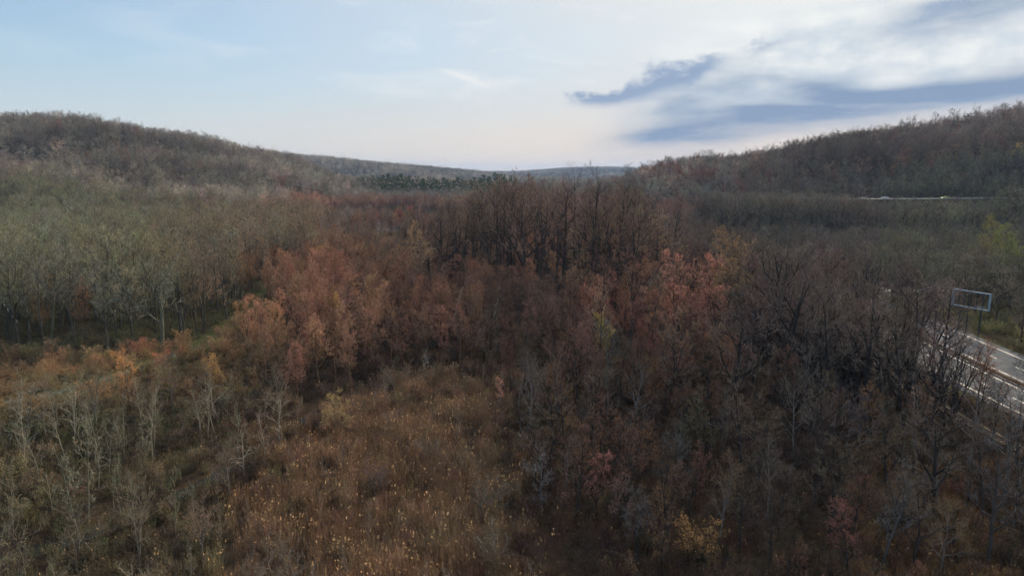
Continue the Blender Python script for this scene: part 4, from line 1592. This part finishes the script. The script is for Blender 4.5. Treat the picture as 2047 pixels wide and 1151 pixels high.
# ------------------------------------------------------------------ sign, cars, houses
def build_sign():
    a = at_depth(1904, 594, 158)
    b = at_depth(1980, 600, 150)
    w = math.hypot(b[0] - a[0], b[1] - a[1])
    c = ((a[0] + b[0]) / 2, (a[1] + b[1]) / 2)
    rz = math.atan2(b[1] - a[1], b[0] - a[0])
    zg = float(terrain(np.array([c[0]]), np.array([c[1]]))[0])
    zt = at_depth(1904, 576, 158)[2] - zg
    zb = at_depth(1904, 609, 158)[2] - zg
    root = link('billboard', None, loc=(c[0], c[1], zg), label='open pale blue billboard frame standing beyond the highway', category='billboard')
    root.rotation_euler = (0, 0, rz)
    h = w / 2
    f = 0.24
    for x0, x1, z0, z1 in ((-h, h, zt - f, zt), (-h, h, zb, zb + f), (-h, -h + f, zb + f, zt - f), (h - f, h, zb + f, zt - f)):
        MB().box(x0, x1, -0.16, 0.16, z0, z1, 0.03).build('frame_beam', M_frame, root)
    for x in np.linspace(-h + f, h - f, 7)[1:-1]:
        MB().box(x - 0.09, x + 0.09, -0.10, 0.10, zb + f, zt - f).build('batten', M_signback, root)
    MB().beam((h * 0.30, -0.6, zb + 0.75), (h * 0.86, -0.6, zb + 0.75), 0.10).build('catwalk_rail', M_frame, root)
    MB().beam((-h + 0.1, -0.1, zt), (-h + 0.9, -0.9, zt + 0.45), 0.12).build('lamp_arm', M_frame, root)
    for x in (-h * 0.55, h * 0.55):
        MB().cyl((x, 0.25, -0.3), 0.20, zb + 0.5, 'z', 10).build('post', M_signback, root)


build_sign()

CARPAINT = {}


def car_parts(paint):
    """side profile lofted across the width, with tumblehome; x = length, y = width"""
    prof = [(-2.2, 0.35, .86), (-2.25, 0.62, .88), (-2.12, 0.86, .86), (-1.35, 0.95, .86), (-0.65, 1.36, .66), (0.55, 1.42, .66), (1.35, 1.02, .82), (1.95, 0.98, .84), (2.2, 0.80, .86), (2.22, 0.35, .86)]
    n = len(prof)
    v = [(x, s * w, z) for s in (-1, 1) for x, z, w in prof]
    body = MB().add(v, [tuple(range(n)), tuple(range(2 * n - 1, n - 1, -1))] + [(i, i + n, (i + 1) % n + n, (i + 1) % n) for i in range(n)])
    glass = []
    for s in (-1, 1):
        g = MB()
        o = 0.012 * s
        q = [(-1.15, s * .845 + o, 0.99), (-0.6, s * .70 + o, 1.30), (0.5, s * .70 + o, 1.34), (1.15, s * .83 + o, 1.02)]
        g.add(q, [(0, 1, 2, 3)] if s < 0 else [(3, 2, 1, 0)])
        glass.append(g)
    glass.append(MB().add([(-1.32, -.74, .975), (-1.32, .74, .975), (-0.70, .60, 1.345), (-0.70, -.60, 1.345)], [(3, 2, 1, 0)]))
    glass.append(MB().add([(1.32, -.72, 1.05), (1.32, .72, 1.05), (0.62, .60, 1.415), (0.62, -.60, 1.415)], [(0, 1, 2, 3)]))
    return body, glass


def make_car(paint_name, col, loc, rz, label, group=None, lit=False, sc=1.0):
    m = CARPAINT.get(paint_name) or simple(paint_name, col, 0.25, 0.1, spec=0.5)
    CARPAINT[paint_name] = m
    root = link('car', None, loc=loc, label=label, category='car')
    if group:
        root['group'] = group
    root.rotation_euler = (0, 0, rz)
    root.scale = (sc,) * 3
    body, glass = car_parts(m)
    body.build('body', m, root)
    for g in glass:
        g.build('window', M_glass, root)
    for x in (-1.4, 1.38):
        for s in (-1, 1):
            w = MB().cyl((x, s * .80 - .1, 0.32), 0.32, 0.2, 'y', 12).build('wheel', M_tyre, root)
            MB().cyl((x, s * .80 - .11, 0.32), 0.19, 0.22, 'y', 10).build('rim', M_rim, w)
    for s in (-1, 1):
        MB().box(-2.27, -2.2, s * .62 - .16, s * .62 + .16, 0.66, 0.80).build('headlight', M_lamplit if lit else M_lampglass, root)
        MB().box(2.18, 2.24, s * .62 - .16, s * .62 + .16, 0.66, 0.80).build('tail_light', M_red, root)
    return root


def build_cars():
    # parked cars on a small lot past the highway, glimpsed through the branches
    lot = simple('lot_gravel', (0.20, 0.19, 0.18), 0.9, ns=0.3, nscale=1.0)
    MB().box(111, 134, 200, 213, -0.5, 0.62).build('parking_lot', lot, None, kind='structure')
    cols = [('white_paint', (0.8, 0.8, 0.8)), ('silver_paint', (0.5, 0.52, 0.55)), ('white_paint', (0.8, 0.8, 0.8)), ('pale_blue_paint', (0.45, 0.55, 0.68)), ('dark_grey_paint', (0.08, 0.08, 0.09))]
    words = ['white', 'silver', 'white', 'pale blue', 'dark grey']
    pos = ['nearest the highway', 'second from the highway', 'third from the highway', 'fourth from the highway', 'farthest from the highway']
    for r_, (yy, row) in enumerate(((206, 'single'),)):
        for i in range(5):
            k = (i + 2 * r_) % 5
            make_car(cols[k][0], cols[k][1], (114 + i * 4.2, yy + float(rng.uniform(-.4, .4)), 0.62), math.pi / 2 + float(rng.normal(0, 0.04)),
                     '%s car parked in the %s row on the roadside lot, %s' % (words[k], row, pos[i]))
    # cars on the hillside road
    seg = np.r_[0, np.cumsum(np.hypot(*np.diff(HROAD[:, :2], axis=0).T))]
    spec = [(12, 1, 'white_paint', 'white', True), (44, 1, 'silver_paint', 'silver', True), (58, -1, 'white_paint', 'white', False), (90, 1, 'yellow_paint', 'yellow-green', True),
            (99, -1, 'dark_grey_paint', 'dark grey', False), (156, 1, 'white_paint', 'white', True), (194, -1, 'red_paint', 'red', False)]
    cc = dict(white_paint=(0.8, 0.8, 0.8), silver_paint=(0.5, 0.52, 0.55), yellow_paint=(0.6, 0.65, 0.15), dark_grey_paint=(0.08, 0.08, 0.09), red_paint=(0.5, 0.04, 0.03))
    ords = ['first', 'second', 'third', 'fourth', 'fifth', 'sixth', 'seventh']
    for j, (t, s, pn, wd, lit) in enumerate(spec):
        p = [float(np.interp(t, seg, HROAD[:, k])) for k in range(3)]
        q = [float(np.interp(t + 2, seg, HROAD[:, k])) for k in range(3)]
        a = math.atan2(q[1] - p[1], q[0] - p[0])
        off = 2.0 * s
        make_car(pn, cc[pn], (p[0] + math.sin(a) * off, p[1] - math.cos(a) * off, p[2] + 0.10), a + (0 if s > 0 else math.pi),
                 '%s car on the hillside road, %s from its valley end' % (wd, ords[j]), lit=lit)
    # guardrail on the valley side of that road
    g = link('guardrail', None, loc=(0, 0, 0), label='pale steel guardrail along the hillside road', category='guardrail')
    pts = []
    for t in np.arange(2, 280, 4.0):
        p = np.array([np.interp(t, seg, HROAD[:, k]) for k in range(3)])
        q = np.array([np.interp(t + 1, seg, HROAD[:, k]) for k in range(3)])
        dd = (q - p)[:2] / np.linalg.norm((q - p)[:2])
        pts.append((p[0] + dd[1] * 4.4, p[1] - dd[0] * 4.4, p[2]))
    beam = MB()
    for a, b in zip(pts[:-1], pts[1:]):
        beam.beam((a[0], a[1], a[2] + 0.65), (b[0], b[1], b[2] + 0.65), 0.08, 0.32)
    beam.build('beam', simple('bright_galvanised', (0.40, 0.40, 0.37), 0.5, 0.2), g)
    pm = MB().box(-0.07, 0.07, -0.07, 0.07, -0.4, 0.8).mesh('post', M_steel)
    for a in pts:
        link('post', pm, g, loc=(a[0] + 0.02, a[1] + 0.16, a[2]))


build_cars()


def make_house(px, py, depth, w, dpt, hgt, rz, wall, roof, label):
    x, y, z = at_depth(px, py, depth)
    zg = float(terrain(np.array([x]), np.array([y]))[0])
    z = max(zg, z - hgt) if z - hgt > zg - 3 else zg
    z = zg
    o = link('house', None, loc=(x, y, z), label=label, category='house')
    o.rotation_euler = (0, 0, rz)
    a, b = w / 2, dpt / 2
    rh = dpt * 0.36
    MB().add([(-a, -b, -1), (a, -b, -1), (a, b, -1), (-a, b, -1), (-a, -b, hgt), (a, -b, hgt), (a, b, hgt), (-a, b, hgt), (-a, 0, hgt + rh), (a, 0, hgt + rh)],
             [(0, 1, 5, 4), (2, 3, 7, 6), (0, 4, 8, 7, 3), (1, 2, 6, 9, 5)]).build('wall', wall, o)
    e, th = 0.5, 0.18
    rf = MB()
    for s in (-1, 1):
        y0, z0 = s * (b + e), hgt - e * rh / b
        q = [(-a - e, y0, z0), (a + e, y0, z0), (a + e, 0, hgt + rh), (-a - e, 0, hgt + rh)]
        rf.add(q + [(p[0], p[1], p[2] + th) for p in q], [(0, 1, 2, 3), (7, 6, 5, 4), (0, 4, 5, 1), (1, 5, 6, 2), (2, 6, 7, 3), (3, 7, 4, 0)])
    r_ = rf.build('roof', roof, o)
    MB().box(a * 0.4, a * 0.4 + 0.8, 0.5, 1.3, hgt + rh * 0.4, hgt + rh + 1.0).build('chimney', M_kerb, r_)
    for i in range(3):
        for z0 in ((1.0, 3.8) if hgt > 5 else (1.0,)):
            xx = -a + w * (i + 0.5) / 3
            MB().box(xx - 0.5, xx + 0.5, -b - 0.05, -b + 0.02, z0, z0 + 1.4).build('window', M_glass, o)
    MB().box(-a * 0.33 - 0.5, -a * 0.33 + 0.5, -b - 0.04, -b + 0.02, -0.2, 2.0).build('door', M_signback, o)


def build_houses():
    make_house(1503, 392, 425, 8.5, 6.5, 3.2, 0.3, M_cream, simple('tan_roof', (0.26, 0.22, 0.16), 0.8, ns=0.2), 'cream house with tan roof low on the right slope')
    make_house(1365, 334, 1380, 16, 9, 5.6, 0.2, M_white, M_roof, 'white house with grey-blue roof below the right skyline')
    make_house(1430, 318, 1330, 22, 10, 5.6, 0.2, M_white, M_roof, 'long grey-roofed house on the right skyline left of the bare trees')
    make_house(1475, 308, 1260, 16, 10, 5.6, 0.3, M_white, M_roof, 'grey-roofed house nearest the bare skyline trees')


build_houses()

# ------------------------------------------------------------------ haze
hz = bpy.data.materials.new('haze')
hz.use_nodes = True
nt = hz.node_tree
nt.nodes.clear()
o_ = nt.nodes.new('ShaderNodeOutputMaterial')
pv = nt.nodes.new('ShaderNodeVolumePrincipled')
pv.inputs['Color'].default_value = (0.40, 0.62, 1.0, 1)
pv.inputs['Density'].default_value = 7.5e-5
pv.inputs['Anisotropy'].default_value = 0.2
nt.links.new(pv.outputs[0], o_.inputs['Volume'])
MB().box(-9200, 9200, -2700, 11200, -8, 190).build('haze', hz, None, kind='stuff')
